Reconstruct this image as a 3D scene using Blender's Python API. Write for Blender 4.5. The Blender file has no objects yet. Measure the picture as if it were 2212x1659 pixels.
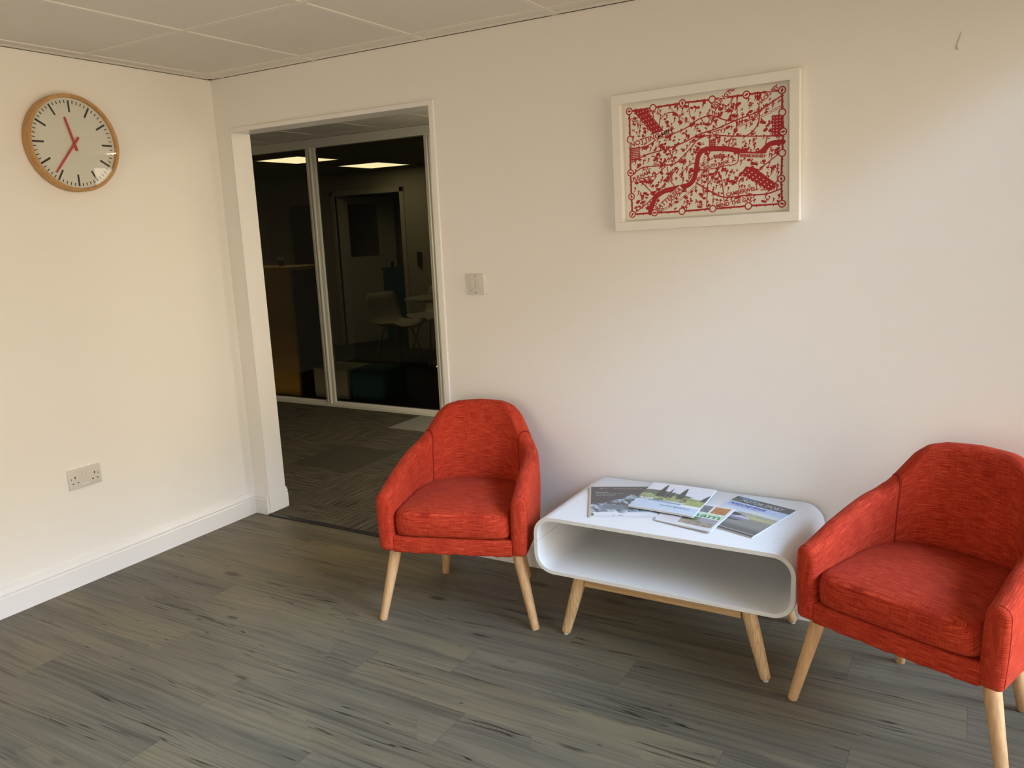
import bpy, bmesh, math, random
import numpy as np
from mathutils import Vector, Matrix

S = bpy.context.scene
COL = S.collection
random.seed(7)

# ------------------------------------------------------------------ camera
cam_d = bpy.data.cameras.new('camera')
cam = bpy.data.objects.new('camera', cam_d)
COL.objects.link(cam)
CR = Vector((0.8653682193416209, 0.4993371216628217, -0.04242975233254075))
CU = Vector((-0.059729538941613106, 0.18683480096517904, 0.9805738826453233))
CF = Vector((-0.4975642944699053, 0.8460231652134534, -0.19150607507563566))
cam.matrix_world = Matrix(((CR.x, CU.x, -CF.x, 3.3125), (CR.y, CU.y, -CF.y, -2.8562), (CR.z, CU.z, -CF.z, 1.4468), (0, 0, 0, 1)))
cam_d.sensor_fit = 'HORIZONTAL'
cam_d.sensor_width = 36.0
cam_d.lens = 1734.09 * 36.0 / 2212.0
cam_d.clip_start = 0.05
S.camera = cam

# ------------------------------------------------------------------ light and exposure
W = bpy.data.worlds.new('daylight')
S.world = W
W.use_nodes = True
wn, wl = W.node_tree.nodes, W.node_tree.links
wn.clear()
tc = wn.new('ShaderNodeTexCoord')
sx = wn.new('ShaderNodeSeparateXYZ')
ramp = wn.new('ShaderNodeValToRGB')
mr = wn.new('ShaderNodeMapRange')
mr.inputs[1].default_value = -1.0
mr.inputs[2].default_value = 1.0
bg = wn.new('ShaderNodeBackground')
wo = wn.new('ShaderNodeOutputWorld')
wl.new(tc.outputs['Generated'], sx.inputs[0])
wl.new(sx.outputs[2], mr.inputs[0])
wl.new(mr.outputs[0], ramp.inputs[0])
wl.new(ramp.outputs[0], bg.inputs[0])
wl.new(bg.outputs[0], wo.inputs[0])
cr = ramp.color_ramp
cr.elements[0].position = 0.0
cr.elements[0].color = (0.55, 0.42, 0.26, 1)          # sunlit paving outside
cr.elements[1].position = 1.0
cr.elements[1].color = (4.2, 6.0, 9.0, 1)            # blue sky
for pos, c in ((0.49, (0.66, 0.51, 0.33, 1)), (0.51, (0.95, 0.80, 0.60, 1)), (0.67, (0.90, 0.80, 0.67, 1)), (0.77, (4.0, 5.6, 8.2, 1))):
    e = cr.elements.new(pos)
    e.color = c
bg.inputs[1].default_value = 5.1

YF = -4.8
def portal(loc, rot, sx_, sy_):
    d = bpy.data.lights.new('window_portal', 'AREA')
    d.shape = 'RECTANGLE'
    d.size, d.size_y = sx_, sy_
    d.cycles.is_portal = True
    o = bpy.data.objects.new('window_portal', d)
    o.location, o.rotation_euler = loc, rot
    COL.objects.link(o)

XR = 3.72
H = 2.2122
portal((XR + 0.05, -2.106, 1.075), (0, math.radians(90), 0), 2.05, 4.19)
portal((2.66, YF - .09, 1.075), (math.radians(-90), 0, 0), 1.92, 2.05)
portal((XR + 0.05, 1.77, 1.12), (0, math.radians(90), 0), 2.1, 0.70)

S.view_settings.view_transform = 'Standard'
S.view_settings.look = 'None'
S.view_settings.gamma = 1.0
S.view_settings.use_curve_mapping = False
S.view_settings.exposure = 0.0

# ------------------------------------------------------------------ helpers
def lin(c):
    return tuple(((x / 255) / 12.92 if x / 255 <= 0.04045 else ((x / 255 + 0.055) / 1.055) ** 2.4) for x in c)

def mat(name, col, rough=0.5, metal=0.0, spec=0.5, noise=None, bump=None, coat=0.0, sheen=0.0, emis=None):
    m = bpy.data.materials.new(name)
    m.use_nodes = True
    n, l = m.node_tree.nodes, m.node_tree.links
    b = n['Principled BSDF']
    b.inputs['Base Color'].default_value = (*col, 1)
    b.inputs['Roughness'].default_value = rough
    b.inputs['Metallic'].default_value = metal
    b.inputs['Specular IOR Level'].default_value = spec
    b.inputs['Coat Weight'].default_value = coat
    b.inputs['Sheen Weight'].default_value = sheen
    if emis:
        b.inputs['Emission Color'].default_value = (*emis[0], 1)
        b.inputs['Emission Strength'].default_value = emis[1]
    if noise:                                            # (scale vec, amount)
        t = n.new('ShaderNodeTexCoord')
        mp = n.new('ShaderNodeMapping')
        mp.inputs['Scale'].default_value = noise[0]
        nz = n.new('ShaderNodeTexNoise')
        nz.inputs['Scale'].default_value = 1.0
        nz.inputs['Detail'].default_value = 5
        r = n.new('ShaderNodeMapRange')
        r.inputs[3].default_value = 1 - noise[1]
        r.inputs[4].default_value = 1 + noise[1]
        mx = n.new('ShaderNodeMix')
        mx.data_type = 'RGBA'
        mx.blend_type = 'MULTIPLY'
        mx.inputs[0].default_value = 1
        mx.inputs[6].default_value = (*col, 1)
        l.new(t.outputs['Object'], mp.inputs[0])
        l.new(mp.outputs[0], nz.inputs[0])
        l.new(nz.outputs[0], r.inputs[0])
        l.new(r.outputs[0], mx.inputs[7])
        l.new(mx.outputs[2], b.inputs['Base Color'])
    if bump:                                             # (scale, strength, distance)
        t = n.new('ShaderNodeTexCoord')
        nz = n.new('ShaderNodeTexNoise')
        nz.inputs['Scale'].default_value = bump[0]
        nz.inputs['Detail'].default_value = 3
        bp = n.new('ShaderNodeBump')
        bp.inputs['Strength'].default_value = bump[1]
        bp.inputs['Distance'].default_value = bump[2]
        l.new(t.outputs['Object'], nz.inputs[0])
        l.new(nz.outputs[0], bp.inputs['Height'])
        l.new(bp.outputs[0], b.inputs['Normal'])
    return m

def me_obj(name, verts, faces, m, parent=None, smooth=False, uvs=None):
    me = bpy.data.meshes.new(name)
    me.from_pydata([tuple(v) for v in verts], [], faces)
    me.update()
    if smooth:
        me.polygons.foreach_set('use_smooth', [True] * len(me.polygons))
    if uvs is not None:
        uv = me.uv_layers.new(name='UVMap')
        flat = [c for f in me.polygons for vi in f.vertices for c in uvs[vi]]
        uv.data.foreach_set('uv', flat)
    for mm in (m if isinstance(m, (list, tuple)) else [m]):
        me.materials.append(mm)
    o = bpy.data.objects.new(name, me)
    COL.objects.link(o)
    if parent:
        o.parent = parent
    return o

def bm_obj(name, bm, m, parent=None, smooth=False, auto=None):
    bmesh.ops.recalc_face_normals(bm, faces=bm.faces)
    me = bpy.data.meshes.new(name)
    bm.to_mesh(me)
    bm.free()
    if smooth:
        me.polygons.foreach_set('use_smooth', [True] * len(me.polygons))
        if auto:
            me.set_sharp_from_angle(angle=math.radians(auto))
    for mm in (m if isinstance(m, (list, tuple)) else [m]):
        me.materials.append(mm)
    o = bpy.data.objects.new(name, me)
    COL.objects.link(o)
    if parent:
        o.parent = parent
    return o

def bx(bm, x0, x1, y0, y1, z0, z1, bev=0.0, seg=2, mi=0):
    v = [bm.verts.new(p) for p in ((x0, y0, z0), (x1, y0, z0), (x1, y1, z0), (x0, y1, z0), (x0, y0, z1), (x1, y0, z1), (x1, y1, z1), (x0, y1, z1))]
    fs = [bm.faces.new([v[i] for i in q]) for q in ((0, 3, 2, 1), (4, 5, 6, 7), (0, 1, 5, 4), (1, 2, 6, 5), (2, 3, 7, 6), (3, 0, 4, 7))]
    for f in fs:
        f.material_index = mi
    if bev > 0:
        es = list({e for f in fs for e in f.edges})
        r = bmesh.ops.bevel(bm, geom=es, offset=bev, segments=seg, affect='EDGES', profile=0.5)
        for f in r['faces']:
            f.material_index = mi
    return v

def cyl(bm, p0, p1, r0, r1, n=20, caps=True, rings=None):
    """tapered round bar from p0 to p1; rings = [(t, r), ...] overrides the taper"""
    p0, p1 = Vector(p0), Vector(p1)
    ax = (p1 - p0).normalized()
    a = ax.orthogonal().normalized()
    b = ax.cross(a)
    rings = rings or [(0, r0), (1, r1)]
    loops = []
    for t, r in rings:
        c = p0.lerp(p1, t)
        loops.append([bm.verts.new(c + (a * math.cos(2 * math.pi * i / n) + b * math.sin(2 * math.pi * i / n)) * r) for i in range(n)])
    for A, B in zip(loops, loops[1:]):
        for i in range(n):
            bm.faces.new((A[i], A[(i + 1) % n], B[(i + 1) % n], B[i]))
    if caps:
        bm.faces.new(list(reversed(loops[0])))
        bm.faces.new(loops[-1])

def tube(bm, pts, r, n=8):
    pts = [Vector(p) for p in pts]
    loops = []
    a = None
    for i, p in enumerate(pts):
        d = (pts[min(i + 1, len(pts) - 1)] - pts[max(i - 1, 0)]).normalized()
        a = d.orthogonal().normalized() if a is None else (a - d * a.dot(d)).normalized()
        b = d.cross(a)
        loops.append([bm.verts.new(p + (a * math.cos(2 * math.pi * k / n) + b * math.sin(2 * math.pi * k / n)) * r) for k in range(n)])
    for A, B in zip(loops, loops[1:]):
        for k in range(n):
            bm.faces.new((A[k], A[(k + 1) % n], B[(k + 1) % n], B[k]))
    bm.faces.new(list(reversed(loops[0])))
    bm.faces.new(loops[-1])

def prism(bm, pts, z0, z1, f=lambda x, y, z: (x, y, z), mi=0):
    lo = [bm.verts.new(f(x, y, z0)) for x, y in pts]
    hi = [bm.verts.new(f(x, y, z1)) for x, y in pts]
    n = len(pts)
    fs = [bm.faces.new(list(reversed(lo))), bm.faces.new(hi)]
    for i in range(n):
        fs.append(bm.faces.new((lo[i], lo[(i + 1) % n], hi[(i + 1) % n], hi[i])))
    for q in fs:
        q.material_index = mi

def tag(o, label, cat, group=None):
    o['label'] = label
    o['category'] = cat
    if group:
        o['group'] = group
    return o

def thing(name, label, cat, loc=(0, 0, 0), rz=0.0, group=None):
    o = bpy.data.objects.new(name, None)
    o.empty_display_size = 0.1
    COL.objects.link(o)
    o.location = loc
    o.rotation_euler = (0, 0, rz)
    return tag(o, label, cat, group)

def struct(o):
    o['kind'] = 'structure'
    return o

def text_polys(s, size, shear=0.0, bold=0.0):
    """flat letter outlines as (verts2d, faces)"""
    cu = bpy.data.curves.new('lettering', 'FONT')
    cu.body = s
    cu.size = size
    cu.shear = shear
    cu.offset = bold
    cu.fill_mode = 'FRONT'
    cu.resolution_u = 2
    t = bpy.data.objects.new('lettering', cu)
    COL.objects.link(t)
    dg = bpy.context.evaluated_depsgraph_get()
    me = bpy.data.meshes.new_from_object(t.evaluated_get(dg))
    vs = [(v.co.x, v.co.y) for v in me.vertices]
    fs = [tuple(p.vertices) for p in me.polygons]
    bpy.data.objects.remove(t)
    bpy.data.curves.remove(cu)
    bpy.data.meshes.remove(me)
    return vs, fs

# ------------------------------------------------------------------ materials
M = {}
M['wall'] = mat('wall_paint', (0.82, 0.80, 0.76), 0.62, spec=0.3, bump=(180, 0.05, 0.002))
M['gloss'] = mat('white_gloss_wood', (0.78, 0.765, 0.745), 0.3)
M['tile'] = mat('ceiling_tile', (0.72, 0.70, 0.65), 0.9, spec=0.1, noise=((60, 60, 60), 0.03), bump=(500, 0.1, 0.001))
M['tbar'] = mat('ceiling_grid_metal', (0.74, 0.72, 0.67), 0.7, spec=0.2)
M['gap'] = mat('shadow_gap_black', (0.02, 0.015, 0.01), 0.8)
M['plastic'] = mat('white_plastic', (0.64, 0.61, 0.57), 0.3)
M['hole'] = mat('pin_hole_black', (0.01, 0.01, 0.01), 0.7)
M['table'] = mat('white_lacquer', (0.70, 0.705, 0.71), 0.28, spec=0.4)
M['table_edge'] = mat('white_edge', (0.68, 0.675, 0.65), 0.45)
M['chrome'] = mat('chrome', (0.75, 0.75, 0.75), 0.15, metal=1.0)
M['glide'] = mat('glide_grey', (0.55, 0.55, 0.53), 0.4)
M['pages'] = mat('paper_pages', (0.72, 0.72, 0.73), 0.6, noise=((3, 3, 900), 0.15))
M['ink_white'] = mat('ink_white', (0.82, 0.82, 0.82), 0.4)
M['ink_grey'] = mat('ink_grey', (0.45, 0.45, 0.44), 0.4)
M['ink_blue'] = mat('ink_blue', (0.05, 0.07, 0.32), 0.4)
M['ink_dark'] = mat('ink_dark', (0.03, 0.04, 0.06), 0.4)
M['ink_red'] = mat('ink_red', (0.42, 0.26, 0.26), 0.4)
M['ink_green'] = mat('ink_green', (0.07, 0.22, 0.10), 0.4)
M['gold'] = mat('spine_tan', (0.48, 0.41, 0.28), 0.5)
M['frame_white'] = mat('frame_white', (0.80, 0.78, 0.73), 0.4)
M['paper_red'] = mat('papercut_red', (0.42, 0.035, 0.045), 0.7)
M['backing'] = mat('backing_paper', (0.74, 0.72, 0.66), 0.7)
M['dial'] = mat('dial_white', (0.70, 0.69, 0.63), 0.5)
M['mark'] = mat('dial_marks', (0.012, 0.010, 0.008), 0.5)
M['hand'] = mat('hand_red', (0.50, 0.025, 0.02), 0.4)
M['carpet_edge'] = mat('threshold_black', (0.012, 0.010, 0.009), 0.5)
M['desk'] = mat('desk_yellow', (0.80, 0.46, 0.06), 0.5, noise=((2, 2, 12), 0.2))
M['dark'] = mat('dark_board', (0.05, 0.045, 0.03), 0.6)
M['teal'] = mat('teal_fabric', (0.03, 0.13, 0.16), 0.8)
M['shell'] = mat('chair_shell_white', (0.60, 0.56, 0.46), 0.35)
M['led'] = mat('led_panel', (0.9, 0.85, 0.7), 0.5, emis=((1.0, 0.84, 0.50), 3.4))
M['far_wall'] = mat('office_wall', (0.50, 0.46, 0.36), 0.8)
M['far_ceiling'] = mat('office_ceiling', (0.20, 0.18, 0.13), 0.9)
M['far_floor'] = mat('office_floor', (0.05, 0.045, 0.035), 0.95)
M['alu'] = mat('partition_frame', (0.88, 0.86, 0.78), 0.4)
M['led_hall_fill'] = mat('led_panel_hall_fill', (0.9, 0.85, 0.7), 0.5, emis=((1.0, 0.86, 0.60), 15.0))  # glow of the hall panels added as fill light

def glass_mat(name, tint, f0=0.04, fmax=1.0):
    m = bpy.data.materials.new(name)
    m.use_nodes = True
    n, l = m.node_tree.nodes, m.node_tree.links
    n.clear()
    out = n.new('ShaderNodeOutputMaterial')
    tr = n.new('ShaderNodeBsdfTransparent')
    tr.inputs[0].default_value = (*tint, 1)
    gl = n.new('ShaderNodeBsdfGlossy')
    gl.inputs['Roughness'].default_value = 0.0
    fr = n.new('ShaderNodeFresnel')
    fr.inputs[0].default_value = 1.5
    mx = n.new('ShaderNodeMixShader')
    l.new(fr.outputs[0], mx.inputs[0])
    l.new(tr.outputs[0], mx.inputs[1])
    l.new(gl.outputs[0], mx.inputs[2])
    l.new(mx.outputs[0], out.inputs[0])
    return m

M['glass'] = glass_mat('clear_glass', (0.96, 0.97, 0.96))
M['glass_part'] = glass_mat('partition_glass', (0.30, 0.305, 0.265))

def wood_mat(name, c0, c1, axis_scale, rough=0.4):
    m = bpy.data.materials.new(name)
    m.use_nodes = True
    n, l = m.node_tree.nodes, m.node_tree.links
    b = n['Principled BSDF']
    b.inputs['Roughness'].default_value = rough
    t = n.new('ShaderNodeTexCoord')
    mp = n.new('ShaderNodeMapping')
    mp.inputs['Scale'].default_value = axis_scale
    nz = n.new('ShaderNodeTexNoise')
    nz.inputs['Scale'].default_value = 1
    nz.inputs['Detail'].default_value = 6
    nz.inputs['Distortion'].default_value = 0.6
    r = n.new('ShaderNodeValToRGB')
    r.color_ramp.elements[0].position = 0.35
    r.color_ramp.elements[0].color = (*c0, 1)
    r.color_ramp.elements[1].position = 0.65
    r.color_ramp.elements[1].color = (*c1, 1)
    l.new(t.outputs['Object'], mp.inputs[0])
    l.new(mp.outputs[0], nz.inputs[0])
    l.new(nz.outputs[0], r.inputs[0])
    l.new(r.outputs[0], b.inputs['Base Color'])
    return m

M['beech'] = wood_mat('beech_leg', (0.50, 0.29, 0.135), (0.62, 0.38, 0.19), (120, 120, 6), 0.32)
M['oak'] = wood_mat('oak_leg', (0.44, 0.27, 0.12), (0.66, 0.45, 0.24), (160, 160, 7), 0.42)
M['oak_rail'] = wood_mat('oak_rail', (0.40, 0.24, 0.10), (0.54, 0.35, 0.17), (7, 160, 160), 0.42)
M['clock_wood'] = wood_mat('clock_wood', (0.42, 0.22, 0.075), (0.54, 0.30, 0.11), (8, 60, 60), 0.45)

def fabric_mat():
    m = bpy.data.materials.new('orange_slub_weave')
    m.use_nodes = True
    n, l = m.node_tree.nodes, m.node_tree.links
    b = n['Principled BSDF']
    b.inputs['Roughness'].default_value = 0.85
    b.inputs['Specular IOR Level'].default_value = 0.2
    b.inputs['Sheen Weight'].default_value = 0.05
    b.inputs['Sheen Roughness'].default_value = 0.4
    b.inputs['Sheen Tint'].default_value = (1.0, 0.5, 0.35, 1)
    uv = n.new('ShaderNodeUVMap')
    def nz(sc, detail=2.0):
        mp = n.new('ShaderNodeMapping')
        mp.inputs['Scale'].default_value = sc
        z = n.new('ShaderNodeTexNoise')
        z.inputs['Scale'].default_value = 1
        z.inputs['Detail'].default_value = detail
        l.new(uv.outputs[0], mp.inputs[0])
        l.new(mp.outputs[0], z.inputs[0])
        return z.outputs[0]
    def rng(src, a, c, d, e):
        r = n.new('ShaderNodeMapRange')
        r.inputs[1].default_value, r.inputs[2].default_value, r.inputs[3].default_value, r.inputs[4].default_value = a, c, d, e
        l.new(src, r.inputs[0])
        return r.outputs[0]
    def math_(op, a, c):
        k = n.new('ShaderNodeMath')
        k.operation = op
        for i, s in enumerate((a, c)):
            if isinstance(s, float):
                k.inputs[i].default_value = s
            else:
                l.new(s, k.inputs[i])
        return k.outputs[0]
    weft = nz((16, 560, 1), 1)
    weft2 = nz((40, 1100, 1), 1)
    warp = nz((620, 24, 1), 1)
    fine = nz((1500, 1500, 1), 0)
    blot = nz((10, 14, 1), 2)
    v = math_('ADD', rng(weft, 0.25, 0.75, -0.5, 0.5), rng(warp, 0.25, 0.75, -0.2, 0.2))
    v = math_('ADD', v, rng(weft2, 0.3, 0.7, -0.25, 0.25))
    v = math_('ADD', v, rng(fine, 0.3, 0.7, -0.2, 0.2))
    v = math_('ADD', v, rng(blot, 0.3, 0.7, -0.06, 0.06))
    f = rng(v, -0.7, 0.8, 0.0, 1.0)
    r = n.new('ShaderNodeValToRGB')
    e = r.color_ramp.elements
    e[0].position, e[0].color = 0.0, (0.17, 0.009, 0.004, 1)
    e[1].position, e[1].color = 1.0, (0.72, 0.108, 0.040, 1)
    k = e.new(0.48)
    k.color = (0.40, 0.028, 0.009, 1)
    l.new(f, r.inputs[0])
    l.new(r.outputs[0], b.inputs['Base Color'])
    bp = n.new('ShaderNodeBump')
    bp.inputs['Strength'].default_value = 0.35
    bp.inputs['Distance'].default_value = 0.0012
    l.new(v, bp.inputs['Height'])
    l.new(bp.outputs[0], b.inputs['Normal'])
    return m

M['fabric'] = fabric_mat()
M['piping'] = mat('piping_seam_shade', (0.22, 0.016, 0.007), 0.85, spec=0.1)  # darker than the fabric: seam shadow put into the colour

def printed_mat(name, rough=0.35, coat=0.15):
    m = bpy.data.materials.new(name)
    m.use_nodes = True
    n, l = m.node_tree.nodes, m.node_tree.links
    b = n['Principled BSDF']
    b.inputs['Roughness'].default_value = rough
    b.inputs['Coat Weight'].default_value = coat
    a = n.new('ShaderNodeVertexColor')
    a.layer_name = 'print'
    l.new(a.outputs[0], b.inputs['Base Color'])
    return m

M['print'] = printed_mat('printed_cover')
M['papercut'] = printed_mat('papercut_sheet', 0.8, 0.0)

# floor: vinyl planks
def floor_mat():
    m = bpy.data.materials.new('grey_oak_vinyl')
    m.use_nodes = True
    n, l = m.node_tree.nodes, m.node_tree.links
    b = n['Principled BSDF']
    b.inputs['Specular IOR Level'].default_value = 0.32
    uv = n.new('ShaderNodeUVMap')
    uv.uv_map = 'grain'
    ed = n.new('ShaderNodeUVMap')
    ed.uv_map = 'edge'
    tone = n.new('ShaderNodeAttribute')
    tone.attribute_name = 'tone'
    def noise(sc, detail=4.0, dist=0.0, src=None, rough=0.5):
        mp = n.new('ShaderNodeMapping')
        mp.inputs['Scale'].default_value = sc
        z = n.new('ShaderNodeTexNoise')
        z.inputs['Scale'].default_value = 1
        z.inputs['Detail'].default_value = detail
        z.inputs['Distortion'].default_value = dist
        z.inputs['Roughness'].default_value = rough
        l.new(src or uv.outputs[0], mp.inputs[0])
        l.new(mp.outputs[0], z.inputs[0])
        return z.outputs[0]
    def rng(src, a, c, d, e, clamp=True):
        r = n.new('ShaderNodeMapRange')
        r.clamp = clamp
        r.inputs[1].default_value, r.inputs[2].default_value, r.inputs[3].default_value, r.inputs[4].default_value = a, c, d, e
        l.new(src, r.inputs[0])
        return r.outputs[0]
    def mt(op, a, c=0.0):
        k = n.new('ShaderNodeMath')
        k.operation = op
        for i, s in enumerate((a, c)):
            if isinstance(s, (int, float)):
                k.inputs[i].default_value = s
            else:
                l.new(s, k.inputs[i])
        return k.outputs[0]
    def mix(f, a, c, mode='MIX'):
        x = n.new('ShaderNodeMix')
        x.data_type = 'RGBA'
        x.blend_type = mode
        for i, s in ((0, f), (6, a), (7, c)):
            if isinstance(s, tuple):
                x.inputs[i].default_value = (*s, 1)
            elif isinstance(s, (int, float)):
                x.inputs[i].default_value = s
            else:
                l.new(s, x.inputs[i])
        return x.outputs[2]
    # knots: distorted voronoi cells, stretched along the plank
    mp = n.new('ShaderNodeMapping')
    mp.inputs['Scale'].default_value = (2.6, 7.5, 1)
    l.new(uv.outputs[0], mp.inputs[0])
    vor = n.new('ShaderNodeTexVoronoi')
    vor.inputs['Scale'].default_value = 1.0
    vor.inputs['Randomness'].default_value = 1.0
    l.new(mp.outputs[0], vor.inputs[0])
    vsel = n.new('ShaderNodeSeparateColor')
    l.new(vor.outputs['Color'], vsel.inputs[0])
    kn_sz = rng(vsel.outputs[0], 0.2, 1.0, 0.0, 0.19)
    kd = vor.outputs['Distance']
    knot = rng(mt('DIVIDE', kd, mt('MAXIMUM', kn_sz, 0.001)), 0.45, 1.0, 1.0, 0.0)
    halo = rng(mt('DIVIDE', kd, mt('MAXIMUM', kn_sz, 0.001)), 0.8, 5.5, 1.0, 0.0)
    # small dark pin dots
    mp2 = n.new('ShaderNodeMapping')
    mp2.inputs['Scale'].default_value = (9, 20, 1)
    l.new(uv.outputs[0], mp2.inputs[0])
    vor2 = n.new('ShaderNodeTexVoronoi')
    vor2.inputs['Scale'].default_value = 1.0
    l.new(mp2.outputs[0], vor2.inputs[0])
    vs2 = n.new('ShaderNodeSeparateColor')
    l.new(vor2.outputs['Color'], vs2.inputs[0])
    dots = mt('MULTIPLY', rng(vor2.outputs['Distance'], 0.03, 0.11, 1.0, 0.0), rng(vs2.outputs[1], 0.74, 0.78, 0.0, 1.0))
    # grain lines bend around knots
    sp = n.new('ShaderNodeSeparateXYZ')
    l.new(uv.outputs[0], sp.inputs[0])
    wob = noise((1.3, 3.0, 1), 1)
    wv = mt('ADD', sp.outputs[1], mt('ADD', mt('MULTIPLY', rng(wob, 0.2, 0.8, -1, 1, False), 0.005), mt('MULTIPLY', halo, 0.016)))
    cb = n.new('ShaderNodeCombineXYZ')
    l.new(sp.outputs[0], cb.inputs[0])
    l.new(wv, cb.inputs[1])
    streak = noise((1.2, 75, 1), 5, 0.0, cb.outputs[0], 0.6)
    fine = noise((5, 420, 1), 3, 0.0, cb.outputs[0])
    crack = noise((1.1, 34, 3), 2, 0.05, cb.outputs[0], 0.5)
    band = noise((1.3, 13, 1), 2, 0.2, cb.outputs[0])
    base = mix(rng(band, 0.32, 0.68, 0, 1), (0.108, 0.096, 0.074), (0.200, 0.172, 0.118))
    base = mix(mt('MULTIPLY', rng(streak, 0.42, 0.66, 0, 1), 0.42), base, (0.265, 0.238, 0.178))
    base = mix(mt('MULTIPLY', rng(streak, 0.46, 0.30, 0, 1), 0.5), base, (0.062, 0.052, 0.038))
    base = mix(mt('MULTIPLY', rng(fine, 0.52, 0.30, 0, 1), 0.5), base, (0.085, 0.073, 0.055))
    crk = mt('MULTIPLY', rng(mt('ABSOLUTE', mt('SUBTRACT', crack, 0.42)), 0.014, 0.004, 0, 1), rng(noise((1.7, 9, 5), 1, 0.0, cb.outputs[0]), 0.46, 0.54, 0, 1.0))
    base = mix(crk, base, (0.022, 0.018, 0.013))
    base = mix(mt('MULTIPLY', halo, 0.32), base, (0.26, 0.22, 0.145))
    base = mix(mt('MULTIPLY', knot, 0.85), base, (0.045, 0.036, 0.025))
    base = mix(mt('MULTIPLY', dots, 0.75), base, (0.03, 0.026, 0.02))
    tonev = rng(tone.outputs['Fac'], 0, 1, 0.72, 0.87)
    hs = n.new('ShaderNodeHueSaturation')
    l.new(tonev, hs.inputs['Value'])
    l.new(rng(tone.outputs['Fac'], 0, 1, 1.08, 1.28), hs.inputs['Saturation'])
    l.new(base, hs.inputs['Color'])
    # joints
    se = n.new('ShaderNodeSeparateXYZ')
    l.new(ed.outputs[0], se.inputs[0])
    ey = mt('MINIMUM', se.outputs[1], mt('SUBTRACT', 0.172, se.outputs[1]))
    ex = mt('MINIMUM', se.outputs[0], mt('SUBTRACT', 1.219, se.outputs[0]))
    e = mt('MINIMUM', ex, ey)
    j = rng(e, 0.0002, 0.0013, 0.55, 0.0)
    fin = mix(j, hs.outputs[0], (0.03, 0.026, 0.02))
    l.new(fin, b.inputs['Base Color'])
    l.new(rng(streak, 0.3, 0.7, 0.50, 0.40), b.inputs['Roughness'])
    bp = n.new('ShaderNodeBump')
    bp.inputs['Strength'].default_value = 0.25
    bp.inputs['Distance'].default_value = 0.001
    hgt = mt('SUBTRACT', mt('ADD', mt('MULTIPLY', fine, 0.5), streak), mt('ADD', mt('MULTIPLY', j, 2.0), crk))
    l.new(hgt, bp.inputs['Height'])
    l.new(bp.outputs[0], b.inputs['Normal'])
    return m

M['floor'] = floor_mat()

def carpet_mat():
    m = bpy.data.materials.new('ribbed_carpet_tile')
    m.use_nodes = True
    n, l = m.node_tree.nodes, m.node_tree.links
    b = n['Principled BSDF']
    b.inputs['Roughness'].default_value = 0.95
    b.inputs['Specular IOR Level'].default_value = 0.1
    uv = n.new('ShaderNodeUVMap')
    a = n.new('ShaderNodeVertexColor')
    a.layer_name = 'print'
    mp = n.new('ShaderNodeMapping')
    mp.inputs['Scale'].default_value = (4, 150, 1)
    z = n.new('ShaderNodeTexNoise')
    z.inputs['Scale'].default_value = 1
    z.inputs['Detail'].default_value = 2
    z2 = n.new('ShaderNodeTexNoise')
    z2.inputs['Scale'].default_value = 700
    r = n.new('ShaderNodeMapRange')
    r.inputs[1].default_value, r.inputs[2].default_value, r.inputs[3].default_value, r.inputs[4].default_value = 0.35, 0.6, 0.25, 1.3
    r2 = n.new('ShaderNodeMapRange')
    r2.inputs[1].default_value, r2.inputs[2].default_value, r2.inputs[3].default_value, r2.inputs[4].default_value = 0.3, 0.7, 0.7, 1.3
    l.new(uv.outputs[0], mp.inputs[0])
    l.new(mp.outputs[0], z.inputs[0])
    l.new(uv.outputs[0], z2.inputs[0])
    l.new(z.outputs[0], r.inputs[0])
    l.new(z2.outputs[0], r2.inputs[0])
    # alpha-like channel: plain tiles have U scaled to zero ribs through 'plain' attribute
    pa = n.new('ShaderNodeAttribute')
    pa.attribute_name = 'plain'
    mx0 = n.new('ShaderNodeMix')
    mx0.data_type = 'FLOAT'
    l.new(pa.outputs['Fac'], mx0.inputs[0])
    l.new(r.outputs[0], mx0.inputs[2])
    mx0.inputs[3].default_value = 0.85
    mu = n.new('ShaderNodeMath')
    mu.operation = 'MULTIPLY'
    l.new(mx0.outputs[0], mu.inputs[0])
    l.new(r2.outputs[0], mu.inputs[1])
    mx = n.new('ShaderNodeMix')
    mx.data_type = 'RGBA'
    mx.blend_type = 'MULTIPLY'
    mx.inputs[0].default_value = 1
    l.new(a.outputs[0], mx.inputs[6])
    l.new(mu.outputs[0], mx.inputs[7])
    l.new(mx.outputs[2], b.inputs['Base Color'])
    bp = n.new('ShaderNodeBump')
    bp.inputs['Strength'].default_value = 0.6
    bp.inputs['Distance'].default_value = 0.003
    l.new(mu.outputs[0], bp.inputs['Height'])
    l.new(bp.outputs[0], b.inputs['Normal'])
    return m

M['carpet'] = carpet_mat()

# ------------------------------------------------------------------ room shell
dl, dr, Hd, wt = 0.1078, 1.2943, 1.9569, 0.114
YF = -4.8

def shell_box(name, boxes, m, bev=0.0):
    bm = bmesh.new()
    for b_ in boxes:
        bx(bm, *b_, bev=bev)
    return struct(bm_obj(name, bm, m))

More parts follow.
